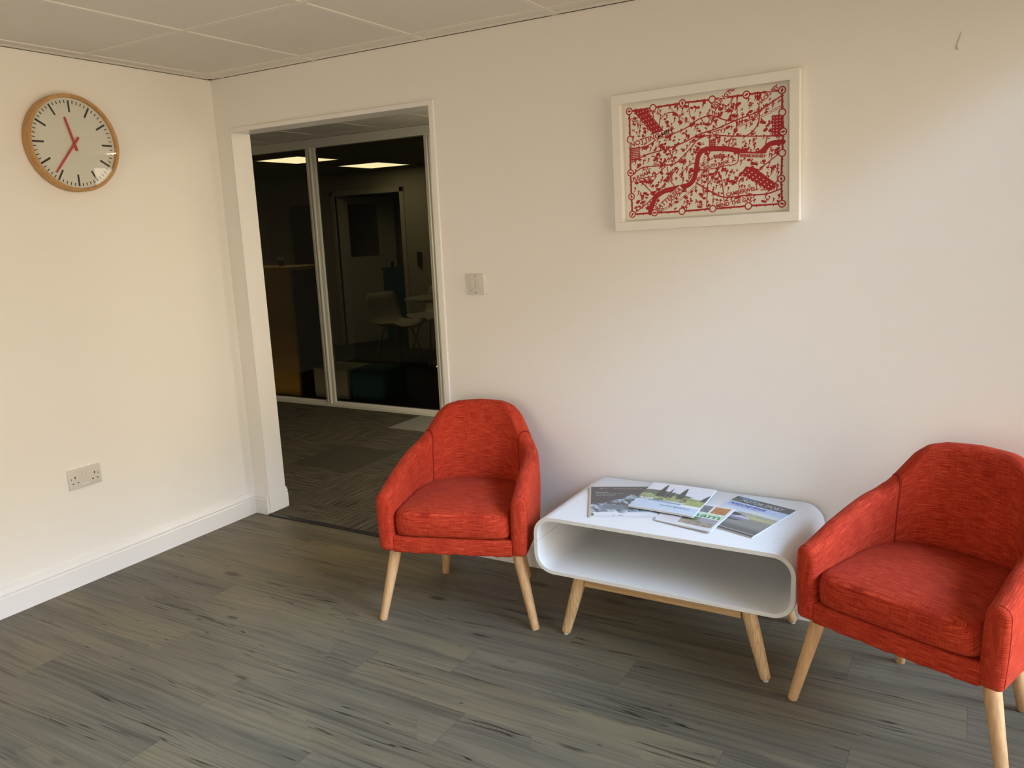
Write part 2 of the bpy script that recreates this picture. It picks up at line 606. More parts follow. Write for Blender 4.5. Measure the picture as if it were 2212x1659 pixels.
shell_box('wall_back', [(-3.1, dl, 0, wt, 0, H + .05), (dl, dr, 0, wt, Hd, H + .05), (dr, XR, 0, wt, 0, H + .05)], M['wall'])
shell_box('wall_left', [(-0.1, 0, YF, 0, 0, H + .05)], M['wall'])
wy0, wy1, wz0, wz1 = -4.2, -0.012, 0.05, 2.10
shell_box('wall_right', [(XR, XR + .12, YF, wy0, 0, H + .05), (XR, XR + .12, wy1, 1.42, 0, H + .05), (XR, XR + .12, wy0, wy1, 0, wz0), (XR, XR + .12, wy0, wy1, wz1, H + .05),
                         (XR, XR + .12, 1.42, 2.12, 0, 0.08), (XR, XR + .12, 1.42, 2.12, 2.16, H + .05), (XR, XR + .12, 2.12, 2.3, 0, H + .05)], M['wall'])
fx0, fx1 = 1.7, 3.62
shell_box('wall_front', [(-0.1, fx0, YF - .12, YF, 0, H + .05), (fx1, XR + .12, YF - .12, YF, 0, H + .05), (fx0, fx1, YF - .12, YF, 0, .05), (fx0, fx1, YF - .12, YF, 2.10, H + .05)], M['wall'])

# floor of planks, one mesh, a face per plank
def make_floor():
    offs = {2: .916, 3: 1.17, 4: .64, 5: .336, 6: .812, 7: .03, 8: .52, 9: .07}
    verts, faces, uvg, uve, tones = [], [], [], [], []
    rnd = random.Random(3)
    P, L = 0.172, 1.219
    for k in range(0, 29):
        yt = -0.012 - P * k
        yb = yt - P
        off = offs.get(k, rnd.random() * L)
        x0 = off - L * math.ceil(off / L)
        yt_ = 0.0 if k == 0 else yt
        while x0 < XR:
            a, b_ = max(x0, 0.0), min(x0 + L, XR)
            if b_ - a > 1e-4:
                i = len(verts)
                verts += [(a, max(yb, YF), 0), (b_, max(yb, YF), 0), (b_, yt_, 0), (a, yt_, 0)]
                faces.append((i, i + 1, i + 2, i + 3))
                ru, rv = rnd.random() * 40, rnd.random() * 40
                hh = yt_ - max(yb, YF)
                uvg += [(ru + a - x0, rv), (ru + b_ - x0, rv), (ru + b_ - x0, rv + hh), (ru + a - x0, rv + hh)]
                uve += [(a - x0, 0), (b_ - x0, 0), (b_ - x0, min(hh, P)), (a - x0, min(hh, P))]
                tones.append(rnd.random())
            x0 += L
    me = bpy.data.meshes.new('floor')
    me.from_pydata(verts, [], faces)
    for nm, arr in (('grain', uvg), ('edge', uve)):
        u = me.uv_layers.new(name=nm)
        u.data.foreach_set('uv', [c for p in arr for c in p])
    at = me.attributes.new('tone', 'FLOAT', 'FACE')
    at.data.foreach_set('value', tones)
    me.materials.append(M['floor'])
    o = bpy.data.objects.new('floor', me)
    COL.objects.link(o)
    struct(o)
make_floor()

# carpet tiles of the hall, with ribs turned a quarter from tile to tile
def make_carpet():
    verts, faces, uvs, cols, plain = [], [], [], [], []
    rnd = random.Random(5)
    xs = [-.49 + .5 * i for i in range(-6, 10)]
    ys = [1.735 + .5 * i for i in range(-5, 2)]
    for i in range(len(xs) - 1):
        for j in range(len(ys) - 1):
            a, b_ = max(xs[i], -3.0), min(xs[i + 1], XR)
            c, d = max(ys[j], 0.0), min(ys[j + 1], 2.166)
            if b_ - a < 1e-3 or d - c < 1e-3:
                continue
            k = len(verts)
            verts += [(a, c, .004), (b_, c, .004), (b_, d, .004), (a, d, .004)]
            faces.append((k, k + 1, k + 2, k + 3))
            r = rnd.random() * 30
            q = [(a, c), (b_, c), (b_, d), (a, d)]
            if (i + j) % 2:
                q = [(y, x) for x, y in q]
            uvs += [(x + r, y + r) for x, y in q]
            light = abs(xs[i] + .49) < .01 and abs(ys[j] - 1.735) < .01
            pl = abs(xs[i] + .49) < .01 and abs(ys[j] - .735) < .01
            cols.append((.30, .285, .25) if light else ((.075, .066, .048) if pl else (.105, .092, .066)))
            plain.append(1.0 if (light or pl) else 0.0)
    me = bpy.data.meshes.new('carpet')
    me.from_pydata(verts, [], faces)
    u = me.uv_layers.new(name='UVMap')
    u.data.foreach_set('uv', [c for p in uvs for c in p])
    ca = me.color_attributes.new('print', 'FLOAT_COLOR', 'CORNER')
    ca.data.foreach_set('color', [v for c in cols for _ in range(4) for v in (*c, 1.0)])
    at = me.attributes.new('plain', 'FLOAT', 'FACE')
    at.data.foreach_set('value', plain)
    me.materials.append(M['carpet'])
    o = bpy.data.objects.new('floor_hall', me)
    COL.objects.link(o)
    struct(o)
make_carpet()
bm = bmesh.new()
bx(bm, dl + .001, dr - .001, -0.024, 0.004, 0.0, 0.006, .002)
struct(bm_obj('trim_1', bm, M['carpet_edge']))

# suspended ceilings
def ceiling(name, x0, x1, y0, y1, gx, gy, wall_angle=True):
    bm = bmesh.new()
    bx(bm, x0, x1, y0, y1, H + .0035, H + .05, mi=0)
    xs = [gx + .6 * i for i in range(-12, 12) if x0 + .03 < gx + .6 * i < x1 - .03]
    ys = [gy + .6 * i for i in range(-12, 12) if y0 + .03 < gy + .6 * i < y1 - .03]
    w = .012
    for y in ys:
        bx(bm, x0, x1, y - w, y + w, H, H + .010, mi=1)
        bx(bm, x0, x1, y + w, y + w + .0012, H + .0030, H + .0040, mi=2)
    for x in xs:
        bx(bm, x - w, x + w, y0, y1, H - .0006, H + .005, mi=1)
    for q in ((x0, x0 + .022, y0, y1), (x1 - .022, x1, y0, y1), (x0, x1, y0, y0 + .022), (x0, x1, y1 - .022, y1)):
        bx(bm, *q, H + .0008, H + .010, mi=1)
    for q in ((x0, x0 + .003, y0, y1), (x0, x1, y1 - .003, y1)):
        bx(bm, *q, H - .0008, H + .004, mi=2)
    return struct(bm_obj(name, bm, [M['tile'], M['tbar'], M['gap']]))

ceiling('ceiling', 0, XR, YF, 0, .6876, -.0969)
ceiling('ceiling_hall', -3.0, XR, wt, 2.166, -.63, 2.045)

# skirting boards
PROF = [(0, 0), (.018, 0), (.018, .080), (.0145, .084), (.0145, .088), (.017, .091), (.0165, .096), (.013, .104), (.010, .110), (.0095, .113), (.007, .1175), (.004, .1193), (0, .1193)]

def skirting(name, p0, p1, nrm):
    p0, p1, nrm = Vector(p0), Vector(p1), Vector(nrm)
    bm = bmesh.new()
    a = [bm.verts.new(p0 + nrm * d + Vector((0, 0, z))) for d, z in PROF]
    b_ = [bm.verts.new(p1 + nrm * d + Vector((0, 0, z))) for d, z in PROF]
    n = len(PROF)
    for i in range(n):
        bm.faces.new((a[i], a[(i + 1) % n], b_[(i + 1) % n], b_[i]))
    bm.faces.new(a)
    bm.faces.new(list(reversed(b_)))
    return struct(bm_obj(name, bm, M['gloss']))

skirting('baseboard_left', (0, YF, 0), (0, 0, 0), (1, 0, 0))
skirting('baseboard_back', (0.0, 0, 0), (dl - .004, 0, 0), (0, -1, 0))
skirting('baseboard_hall', (-3.0, wt, 0), (dl, wt, 0), (0, 1, 0))
skirting('baseboard_right', (dr + .03, 0, 0), (XR, 0, 0), (0, -1, 0))
skirting('baseboard_front', (0, YF, 0), (XR, YF, 0), (0, 1, 0))

# door opening lining and slim face trim
bm = bmesh.new()
bx(bm, dl - .004, dr + .022, -.010, .001, Hd, Hd + .019, .0015)
bx(bm, dr, dr + .022, -.010, .001, 0, Hd + .0005, .0015)
bx(bm, dr - .001, dr + .001, -.009, wt + .01, 0, Hd)
bx(bm, dl, dr, -.009, wt, Hd - .001, Hd + .001)
bx(bm, dl - .006, dl + .0015, -.003, wt + .001, 0, Hd)
struct(bm_obj('trim_2', bm, M['gloss']))

# windows in the right wall (out of view, they let the daylight in)
def window(name, y0, y1, z0, z1, posts, thick=.05):
    fr = bmesh.new()
    xa, xb = XR + .005, XR + .04
    bx(fr, xa, xb, y0, y1, z0, z0 + thick, .003)
    bx(fr, xa, xb, y0, y1, z1 - thick, z1, .003)
    bx(fr, xa, xb, y0, y0 + thick, z0, z1, .003)
    bx(fr, xa, xb, y1 - thick, y1, z0, z1, .003)
    for p in posts:
        bx(fr, xa, xb, p - thick / 2, p + thick / 2, z0, z1, .003)
    w = struct(bm_obj(name, fr, M['gloss']))
    g = bmesh.new()
    v = [g.verts.new(q) for q in ((XR + .02, y0, z0), (XR + .02, y1, z0), (XR + .02, y1, z1), (XR + .02, y0, z1))]
    g.faces.new(v)
    bm_obj('pane', g, M['glass'], w)
window('window_1', wy0, wy1, wz0, wz1, [-1.43, -2.82], .03)
fr = bmesh.new()
for q in ((fx0, fx1, .05, .09), (fx0, fx1, 2.06, 2.10), (fx0, fx0 + .04, .05, 2.10), (fx1 - .04, fx1, .05, 2.10), (2.64, 2.69, .05, 2.10)):
    bx(fr, q[0], q[1], YF - .08, YF - .03, q[2], q[3], .003)
w4 = struct(bm_obj('window_4', fr, M['gloss']))
g = bmesh.new()
g.faces.new([g.verts.new(q) for q in ((fx0, YF - .05, .05), (fx1, YF - .05, .05), (fx1, YF - .05, 2.10), (fx0, YF - .05, 2.10))])
bm_obj('pane', g, M['glass'], w4)
window('window_2', 1.42, 2.12, .08, 2.16, [], .03)

# ------------------------------------------------------------------ glazed office partition
YP = 2.166
shell_box('wall_hall', [(-.214, XR, YP, YP + .1, 0, H + .05), (-5.3, -3.0, YP, YP + .1, 0, H + .05), (-3.0, -.214, YP, YP + .1, 2.152, H + .05)], M['wall'])
shell_box('wall_hall_end', [(-3.1, -3.0, wt, YP + .1, 0, H + .05)], M['wall'])
pt = struct(bpy.data.objects.new('window_3', None))
COL.objects.link(pt)
bm = bmesh.new()
bx(bm, -3.0, -.215, YP - .006, YP + .07, 0.0, .030, .003)
bx(bm, -3.0, -.215, YP + .008, YP + .06, .030, .048, .006)
bx(bm, -3.0, -.215, YP - .006, YP + .07, 2.142, 2.1525, .002)
for xa, xb in ((-1.506, -1.406), (-.318, -.216), (-3.0, -2.93)):
    w = xb - xa
    bx(bm, xa, xb, YP + .010, YP + .055, .03, 2.145, .004)
    bx(bm, xa + w * .30, xa + w * .42, YP - .008, YP + .012, .0, 2.150, .003)
    bx(bm, xa + w * .55, xa + w * .68, YP - .008, YP + .012, .0, 2.150, .003)
bm_obj('frame', bm, M['alu'], pt)
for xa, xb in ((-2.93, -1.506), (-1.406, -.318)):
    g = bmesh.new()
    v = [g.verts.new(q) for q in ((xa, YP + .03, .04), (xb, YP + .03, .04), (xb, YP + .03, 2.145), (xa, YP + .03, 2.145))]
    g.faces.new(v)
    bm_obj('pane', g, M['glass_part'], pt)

# ------------------------------------------------------------------ office behind the glass
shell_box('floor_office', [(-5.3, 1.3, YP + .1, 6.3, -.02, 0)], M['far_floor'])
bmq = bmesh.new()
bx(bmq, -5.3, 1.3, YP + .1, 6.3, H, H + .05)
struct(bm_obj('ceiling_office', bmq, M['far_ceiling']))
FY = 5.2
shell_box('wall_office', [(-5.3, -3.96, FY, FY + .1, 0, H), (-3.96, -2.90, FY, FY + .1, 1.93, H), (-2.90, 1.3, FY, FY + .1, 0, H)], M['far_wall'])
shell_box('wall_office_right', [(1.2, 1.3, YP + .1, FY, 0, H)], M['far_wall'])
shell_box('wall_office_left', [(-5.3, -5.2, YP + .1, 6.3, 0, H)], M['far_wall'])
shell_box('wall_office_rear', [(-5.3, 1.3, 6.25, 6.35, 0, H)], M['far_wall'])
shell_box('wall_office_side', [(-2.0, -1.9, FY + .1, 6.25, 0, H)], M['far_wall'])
bm = bmesh.new()
bx(bm, -4.02, -3.96, FY - .02, FY + .1, 0, 1.99, .004)
bx(bm, -2.90, -2.84, FY - .02, FY + .1, 0, 1.99, .004)
bx(bm, -4.02, -2.84, FY - .02, FY + .1, 1.93, 1.99, .004)
struct(bm_obj('trim_3', bm, M['shell']))
dt = struct(bpy.data.objects.new('door_1', None))
COL.objects.link(dt)
dt.location = (-3.95, FY + .03, 0)
dt.rotation_euler = (0, 0, math.radians(64))
bm = bmesh.new()
bx(bm, 0, .14, 0, .04, .01, 1.92)
bx(bm, .56, .80, 0, .04, .01, 1.92)
bx(bm, .14, .56, 0, .04, .01, 1.15)
bx(bm, .14, .56, 0, .04, 1.84, 1.92)
bm_obj('door_leaf', bm, M['shell'], dt)
g = bmesh.new()
g.faces.new([g.verts.new(q) for q in ((.14, .02, 1.15), (.56, .02, 1.15), (.56, .02, 1.84), (.14, .02, 1.84))])
bm_obj('pane', g, M['glass'], dt)
bm = bmesh.new()
bx(bm, .70, .74, -.012, 0, .86, 1.06)
cyl(bm, (.72, -.05, .98), (.72, 0, .98), .009, .009, 10)
cyl(bm, (.72, -.05, .98), (.60, -.05, .98), .009, .009, 10)
bm_obj('door_handle', bm, M['chrome'], dt)

bm = bmesh.new()
bx(bm, -4.05, -2.5, 6.17, 6.2, .98, 1.90, .004)
for i in range(7):
    bx(bm, -3.9, -2.7 - .1 * (i % 3), 6.162, 6.171, 1.06 + .11 * i, 1.072 + .11 * i)
tag(bm_obj('notice_board', bm, [M['far_wall'], M['dark']]), 'dim board with thin horizontal lines seen through the open office doorway', 'board')
bm = bmesh.new()
bx(bm, -4.1, -2.4, 5.75, 6.17, 0, .96, .006)
bx(bm, -4.12, -2.38, 5.73, 6.17, .96, .985, .003)
tag(bm_obj('storage_cabinet', bm, M['teal']), 'low dark cabinet beyond the open office doorway', 'cabinet')

for y0, lab in ((3.07, 'nearer bright square ceiling light panel behind the glass mullion'), (4.28, 'farther bright square ceiling light panel behind the right glass pane')):
    t = thing('ceiling_light', lab, 'ceiling light', (-2.76, y0 + .3, H), group='lit panels in the office ceiling')
    bm = bmesh.new()
    for q in ((-.30, .30, -.30, -.285), (-.30, .30, .285, .30), (-.30, -.285, -.285, .285), (.285, .30, -.285, .285)):
        bx(bm, *q, -.008, 0)
    bm_obj('frame', bm, M['alu'], t)
    bm = bmesh.new()
    bx(bm, -.284, .284, -.284, .284, -.006, 0)
    bm_obj('diffuser', bm, M['led'], t)
for x0, lab in ((.62, 'added square fill-light panel on the hall ceiling just beyond the doorway lintel, out of view'), (2.72, 'added square fill-light panel near the right end of the hall ceiling, out of view')):  # panels added out of view to brighten the hall and partition
    t = thing('ceiling_light', lab, 'ceiling light', (x0 + .3, 1.35, H), group='fill-light panels added to the hall ceiling')
    bm = bmesh.new()
    for q in ((-.30, .30, -.30, -.285), (-.30, .30, .285, .30), (-.30, -.285, -.285, .285), (.285, .30, -.285, .285)):
        bx(bm, *q, -.008, 0)
    bm_obj('frame', bm, M['alu'], t)
    bm = bmesh.new()
    bx(bm, -.284, .284, -.284, .284, -.006, 0)
    bm_obj('diffuser', bm, M['led_hall_fill'], t)
bm = bmesh.new()
cyl(bm, (-2.3, 4.83, H), (-2.3, 4.83, H - .03), .05, .035, 18)
cyl(bm, (-2.3, 4.83, H - .03), (-2.3, 4.83, H - .045), .022, .018, 14)
tag(bm_obj('smoke_detector', bm, M['dark']), 'small dark ceiling detector beside the farther light panel', 'smoke detector')

t = thing('reception_desk', 'tall yellowish wooden counter behind the left glass pane', 'desk', (-3.06, 2.72, 0))
bm = bmesh.new()
bx(bm, -1.0, 1.0, -.30, -.27, 0, 1.15, .002)
bm_obj('front_panel', bm, M['desk'], t)
bm = bmesh.new()
bx(bm, .97, 1.0, -.27, .12, 0, 1.15, .002)
bm_obj('side_panel', bm, M['dark'], t)
bm = bmesh.new()
bx(bm, -1.02, 1.02, -.33, .14, 1.15, 1.18, .004)
bm_obj('worktop', bm, M['desk'], t)
t = thing('desk_plant', 'small pale spiky plant standing on the yellow counter', 'plant', (-2.45, 2.72, 1.18))
bm = bmesh.new()
cyl(bm, (0, 0, 0), (0, 0, .05), .025, .033, 16)
bm_obj('pot', bm, M['dark'], t)
bm = bmesh.new()
for i in range(11):
    a = i * 2.4
    r = .03 + .035 * random.random()
    e_ = Vector((math.cos(a) * r, math.sin(a) * r, .06 + .06 * random.random()))
    cyl(bm, (0, 0, .045), e_, .006, .001, 6)
bm_obj('leaves', bm, M['shell'], t)

bm = bmesh.new()
bx(bm, -1.90, -1.50, 2.45, 2.80, 0, .27, .006)
tag(bm_obj('storage_box', bm, M['shell']), 'low white box standing on the office floor behind the glass mullion', 'box')
bm = bmesh.new()
bx(bm, -1.48, -1.10, 2.45, 2.82, 0, .28, .05, 4)
tag(bm_obj('pouffe', bm, M['teal'], smooth=True), 'low dark teal pouffe beside the white box behind the glass', 'pouffe')
bm = bmesh.new()
bx(bm, -4.75, -4.35, FY - .02, FY, 1.0, 1.85, .004)
tag(bm_obj('wall_poster', bm, M['dark']), 'dark framed poster on the office wall above the yellow counter', 'poster')
bm = bmesh.new()
bx(bm, -2.68, -2.62, FY - .03, FY, 1.02, 1.2, .006)
cyl(bm, (-2.65, FY - .06, 1.12), (-2.65, FY - .03, 1.12), .012, .012, 10)
tag(bm_obj('coat_hook', bm, M['dark']), 'small dark hook plate on the pale office wall right of the doorway', 'hook')

# office chairs and round table, dim
def shell_chair(label, loc, rz):
    t = thing('shell_chair', label, 'chair', loc, rz, 'white shell chairs in the office')
    vs, fs = [], []
    prof = [(.22, .44), (.19, .455), (.10, .448), (0, .440), (-.10, .443), (-.17, .47), (-.21, .53), (-.24, .62), (-.265, .72), (-.28, .80)]
    n = 13
    for th in (0, .012):
        for j, (f, z) in enumerate(prof):
            tt = j / (len(prof) - 1)
            hw = .235 - .03 * max(0, tt - .6) - .05 * max(0, tt - .85) * 4
            for i in range(n):
                u = -1 + 2 * i / (n - 1)
                curl = .05 * abs(u) ** 3
                up = 1 - min(1, max(0, (tt - .45) / .25))
                vs.append((u * hw, -(f + curl * (1 - up) * 1.0) + (th if tt > .5 else 0), z + curl * up + (0 if tt > .5 else -th)))
    m_ = len(prof) * n
    for j in range(len(prof) - 1):
        for i in range(n - 1):
            a = j * n + i
            fs.append((a, a + 1, a + n + 1, a + n))
            fs.append((m_ + a, m_ + a + n, m_ + a + n + 1, m_ + a + 1))
    rim = [i for i in range(n)] + [j * n + n - 1 for j in range(1, len(prof))] + [(len(prof) - 1) * n + i for i in range(n - 2, -1, -1)] + [j * n for j in range(len(prof) - 2, 0, -1)]
    for a, b_ in zip(rim, rim[1:] + rim[:1]):
        fs.append((b_, a, a + m_, b_ + m_))
    me_obj('shell_seat', vs, fs, M['shell'], t, smooth=True)
    for sx_ in (-1, 1):
        for sy_ in (-1, 1):
            bm = bmesh.new()
            cyl(bm, (.11 * sx_, .09 * sy_, .43), (.22 * sx_, .20 * sy_, 0), .008, .008, 10)
            bm_obj('leg', bm, M['chrome'], t)
    return t
shell_chair('white shell chair seen side-on left of the round office table', (-2.22, 4.12, 0), math.radians(82))
shell_chair('white shell chair facing the glass from behind the round office table', (-2.26, 4.86, 0), math.radians(0))
t = thing('round_table', 'round pale table on a pedestal behind the right glass pane', 'table', (-1.72, 4.32, 0))
bm = bmesh.new()
cyl(bm, (0, 0, .715), (0, 0, .74), .42, .42, 48)
bm_obj('tabletop', bm, M['shell'], t)
bm = bmesh.new()
cyl(bm, (0, 0, .02), (0, 0, .715), .03, .03, 16)
cyl(bm, (0, 0, 0), (0, 0, .02), .22, .20, 32)
bm_obj('pedestal', bm, M['chrome'], t)

# ------------------------------------------------------------------ wall clock
t = thing('wall_clock', 'round wood-rimmed wall clock with red hands on the left wall', 'clock', (0, -.766, 1.863))
t.rotation_euler = (0, math.radians(90), math.radians(0))
# local frame: +Z out of the wall, local -X up, local +Y to the right of the reader
def ring(bm, prof, n=96):
    loops = []
    for r, z in prof:
        loops.append([bm.verts.new((r * math.cos(2 * math.pi * i / n), r * math.sin(2 * math.pi * i / n), z)) for i in range(n)])
    m_ = len(prof)
    for k in range(m_):
        A, B = loops[k], loops[(k + 1) % m_]
        for i in range(n):
            bm.faces.new((A[i], A[(i + 1) % n], B[(i + 1) % n], B[i]))
bm = bmesh.new()
ring(bm, [(.184, 0), (.192, .0), (.1945, .004), (.1945, .046), (.193, .0485), (.186, .050), (.1822, .0485), (.181, .046), (.181, .030), (.184, .030)])
bm_obj('rim', bm, M['clock_wood'], t, smooth=True, auto=35)
bm = bmesh.new()
cyl(bm, (0, 0, .004), (0, 0, .031), .1835, .1835, 96)
bm_obj('dial', bm, M['dial'], t)
def radial(bm, ang, r0, r1, w, z):
    """bar along clock angle ang (0 = 12, clockwise)"""
    u = Vector((-math.cos(ang), math.sin(ang), 0))
    v = Vector((math.sin(ang), math.cos(ang), 0))
    q = [u * r0 - v * w, u * r1 - v * w, u * r1 + v * w, u * r0 + v * w]
    bm.faces.new([bm.verts.new((p.x, p.y, z)) for p in q])
bm = bmesh.new()
for i in range(60):
    a = 2 * math.pi * i / 60
    if i % 5 == 0:
        radial(bm, a, .1245, .1715, .0040, .0316)
    else:
        radial(bm, a, .159, .1715, .0019, .0316)
bm_obj('hour_marks', bm, M['mark'], t)
def hand(name, ang, tail, length, w0, w1, z):
    u = Vector((-math.cos(ang), math.sin(ang), 0))
    v = Vector((math.sin(ang), math.cos(ang), 0))
    q = [u * -tail - v * w0, u * length - v * w1, u * (length + w1 * .6), u * length + v * w1, u * -tail + v * w0]
    bm = bmesh.new()
    lo = [bm.verts.new((p.x, p.y, z)) for p in q]
    hi = [bm.verts.new((p.x, p.y, z + .0015)) for p in q]
    bm.faces.new(list(reversed(lo)))
    bm.faces.new(hi)
    for i in range(5):
        bm.faces.new((lo[i], lo[(i + 1) % 5], hi[(i + 1) % 5], hi[i]))
    bm_obj(name, bm, M['hand'], t)
hand('hour_hand', math.radians(345), .030, .105, .0052, .0044, .036)
hand('minute_hand', math.radians(218.5), .033, .152, .0045, .0034, .039)
bm = bmesh.new()
cyl(bm, (0, 0, .031), (0, 0, .0405), .004, .004, 16)
bm_obj('spindle', bm, M['hand'], t)
g = bmesh.new()
cyl(g, (0, 0, .0445), (0, 0, .0455), .1815, .1815, 96)
bmesh.ops.delete(g, geom=[f for f in g.faces if f.calc_center_median().z < .0452], context='FACES')
bm_obj('glass_cover', g, M['glass'], t)

# ------------------------------------------------------------------ double socket on left wall
t = thing('wall_socket', 'white double plug socket low on the left wall', 'socket', (0, -.9143, .4658))
bm = bmesh.new()
bx(bm, 0, .009, -.073, .073, -.043, .043, .0025, 3)
bm_obj('face_plate', bm, M['plastic'], t, smooth=True, auto=40)
for s in (-1, 1):
    bm = bmesh.new()
    cy = s * .0085
    bx(bm, .009, .0115, cy - .006, cy + .006, .008, .030, .001)
    bm_obj('rocker_switch', bm, M['plastic'], t)
for s in (-1, 1):
    bm = bmesh.new()
    c = s * .044
    bx(bm, .0088, .0093, c - .0022, c + .0022, .004, .0135)
    for d in (-.011, .011):
        bx(bm, .0088, .0093, c + d - .0035, c + d + .0035, -.0185, -.0145)
    bx(bm, .0088, .0093, s * .061 - .0016, s * .061 + .0016, .001, .006)
    bm_obj('pin_holes', bm, M['hole'], t)
bm = bmesh.new()
bx(bm, .009, .0095, -.016, .016, -.031, -.023)
bm_obj('maker_strip', bm, M['table'], t)

# ------------------------------------------------------------------ fused switch on back wall
t = thing('fused_switch', 'square white fused spur switch on the back wall beside the doorway', 'switch', (1.4825, 0, 1.2185))
bm = bmesh.new()
bx(bm, -.043, .043, -.010, 0, -.043, .043, .0025, 3)
bm_obj('face_plate', bm, M['plastic'], t, smooth=True, auto=40)
bm = bmesh.new()
bx(bm, -.024, -.004, -.0135, -.010, -.016, .016, .0015)
bm_obj('rocker_switch', bm, M['plastic'], t)
bm = bmesh.new()
bx(bm, .002, .024, -.013, -.010, -.017, .017, .001)
bx(bm, .006, .020, -.0135, -.013, -.003, .003)
bm_obj('fuse_holder', bm, M['plastic'], t)
for x_, z_, r_ in ((0, .034, .0025), (0, -.034, .0025), (-.022, -.026, .0018)):
    bm = bmesh.new()
    cyl(bm, (x_, -.0101, z_), (x_, -.0106, z_), r_, r_, 12)
    bm_obj('screw', bm, M['ink_dark'], t)

# ------------------------------------------------------------------ numpy painting helpers
def vnoise(x, y, seed=0):
    xi, yi = np.floor(x).astype(int), np.floor(y).astype(int)
    xf, yf = x - xi, y - yi
    def h(a, b_):
        v = np.sin(a * 127.1 + b_ * 311.7 + seed * 74.7) * 43758.5453
        return v - np.floor(v)
    s, r = xf * xf * (3 - 2 * xf), yf * yf * (3 - 2 * yf)
    return (h(xi, yi) * (1 - s) + h(xi + 1, yi) * s) * (1 - r) + (h(xi, yi + 1) * (1 - s) + h(xi + 1, yi + 1) * s) * r

def fbm(x, y, seed=0, o=4):
    v, a = 0, .5
    for i in range(o):
        v = v + a * vnoise(x * 2 ** i, y * 2 ** i, seed + i)
        a *= .5
    return v

def paint_grid(name, nu, nv, fn, place, m, parent):
    """grid of faces; fn(u, v) -> rgb arrays in sRGB 0..255; place(u, v) -> xyz"""
    us, vs_ = np.linspace(0, 1, nu + 1), np.linspace(0, 1, nv + 1)
    U, V = np.meshgrid(us, vs_)
    co = np.stack(place(U, V), -1).reshape(-1, 3)
    idx = (np.arange(nv)[:, None] * (nu + 1) + np.arange(nu)[None, :]).reshape(-1)
    q = np.stack([idx, idx + 1, idx + nu + 2, idx + nu + 1], -1)
    me = bpy.data.meshes.new(name)
    me.vertices.add(len(co))
    me.vertices.foreach_set('co', co.astype(np.float32).ravel())
    me.loops.add(q.size)
    me.loops.foreach_set('vertex_index', q.astype(np.int32).ravel())
    me.polygons.add(len(q))
    me.polygons.foreach_set('loop_start', (np.arange(len(q)) * 4).astype(np.int32))
    me.update(calc_edges=True)
    cu, cv = np.meshgrid((np.arange(nu) + .5) / nu, (np.arange(nv) + .5) / nv)
    rgb = np.clip(np.stack([np.broadcast_to(c, cu.shape) for c in fn(cu, cv)], -1).reshape(-1, 3) / 255., 0, 1)
    rgb = np.where(rgb <= .04045, rgb / 12.92, ((rgb + .055) / 1.055) ** 2.4)
    col = np.concatenate([rgb, np.ones((len(rgb), 1))], 1)
    col = np.repeat(col, 4, 0).astype(np.float32)
    ca = me.color_attributes.new('print', 'FLOAT_COLOR', 'CORNER')
    ca.data.foreach_set('color', col.ravel())
    me.materials.append(m)
    o = bpy.data.objects.new(name, me)
    COL.objects.link(o)
    o.parent = parent
    return o

# ------------------------------------------------------------------ framed papercut map
pcx, pcz, ptilt = (2.1221 + 2.7761) / 2, (1.4214 + 1.9017) / 2, 0.0206
t = thing('framed_picture', 'white box-framed red papercut street map on the back wall', 'picture', (pcx, 0, pcz))
t.rotation_euler = (0, -ptilt, 0)
hw, hh, fw, fd = .327, .2402, .032, .035
bm = bmesh.new()
for q in ((-hw, hw, hh - fw, hh), (-hw, hw, -hh, -hh + fw), (-hw, -hw + fw, -hh + fw, hh - fw), (hw - fw, hw, -hh + fw, hh - fw)):
    bx(bm, q[0], q[1], -fd, -.001, q[2], q[3], .0008, 1)
bm_obj('frame', bm, M['frame_white'], t)
bm = bmesh.new()
bx(bm, -hw + fw, hw - fw, -.010, -.002, -hh + fw, hh - fw)
bm_obj('backing_paper', bm, M['backing'], t)

def art_uv(x, y):
    """pixel of a study crop -> sheet coordinates 0..1, v up"""
    u = (x - 255 - 35 * (y - 490) / 965.0) / 1430.0 if False else None
    # bilinear inverse by iteration between the four corner circles
    a, b_ = .5, .5
    TL, TR, BR, BL = (255, 490), (1685, 285), (1700, 1355), (290, 1455)
    for _ in range(6):
        topx, topy = TL[0] + (TR[0] - TL[0]) * a, TL[1] + (TR[1] - TL[1]) * a
        botx, boty = BL[0] + (BR[0] - BL[0]) * a, BL[1] + (BR[1] - BL[1]) * a
        b_ = (y - topy) / (boty - topy)
        lx, rx = TL[0] + (BL[0] - TL[0]) * b_, TR[0] + (BR[0] - TR[0]) * b_
        a = (x - lx) / (rx - lx)
    return .035 + a * .93, .05 + (1 - b_) * .90

AW, AH = .574, .404
NU, NV = 620, 428
mask = np.zeros((NV, NU), bool)
gy, gx = np.mgrid[0:NV, 0:NU]
PX = NU / AW                                              # cells per metre
def seg(p, q, w):
    x0, y0, x1, y1 = p[0] * NU, p[1] * NV, q[0] * NU, q[1] * NV
    a0, a1 = int(max(0, min(x0, x1) - w - 1)), int(min(NU, max(x0, x1) + w + 2))
    b0, b1 = int(max(0, min(y0, y1) - w - 1)), int(min(NV, max(y0, y1) + w + 2))
    if a1 <= a0 or b1 <= b0:
        return
    X, Y = gx[b0:b1, a0:a1], gy[b0:b1, a0:a1]
    dx, dy = x1 - x0, y1 - y0
    tt = np.clip(((X - x0) * dx + (Y - y0) * dy) / (dx * dx + dy * dy + 1e-9), 0, 1)
    mask[b0:b1, a0:a1] |= (X - x0 - tt * dx) ** 2 + (Y - y0 - tt * dy) ** 2 < w * w
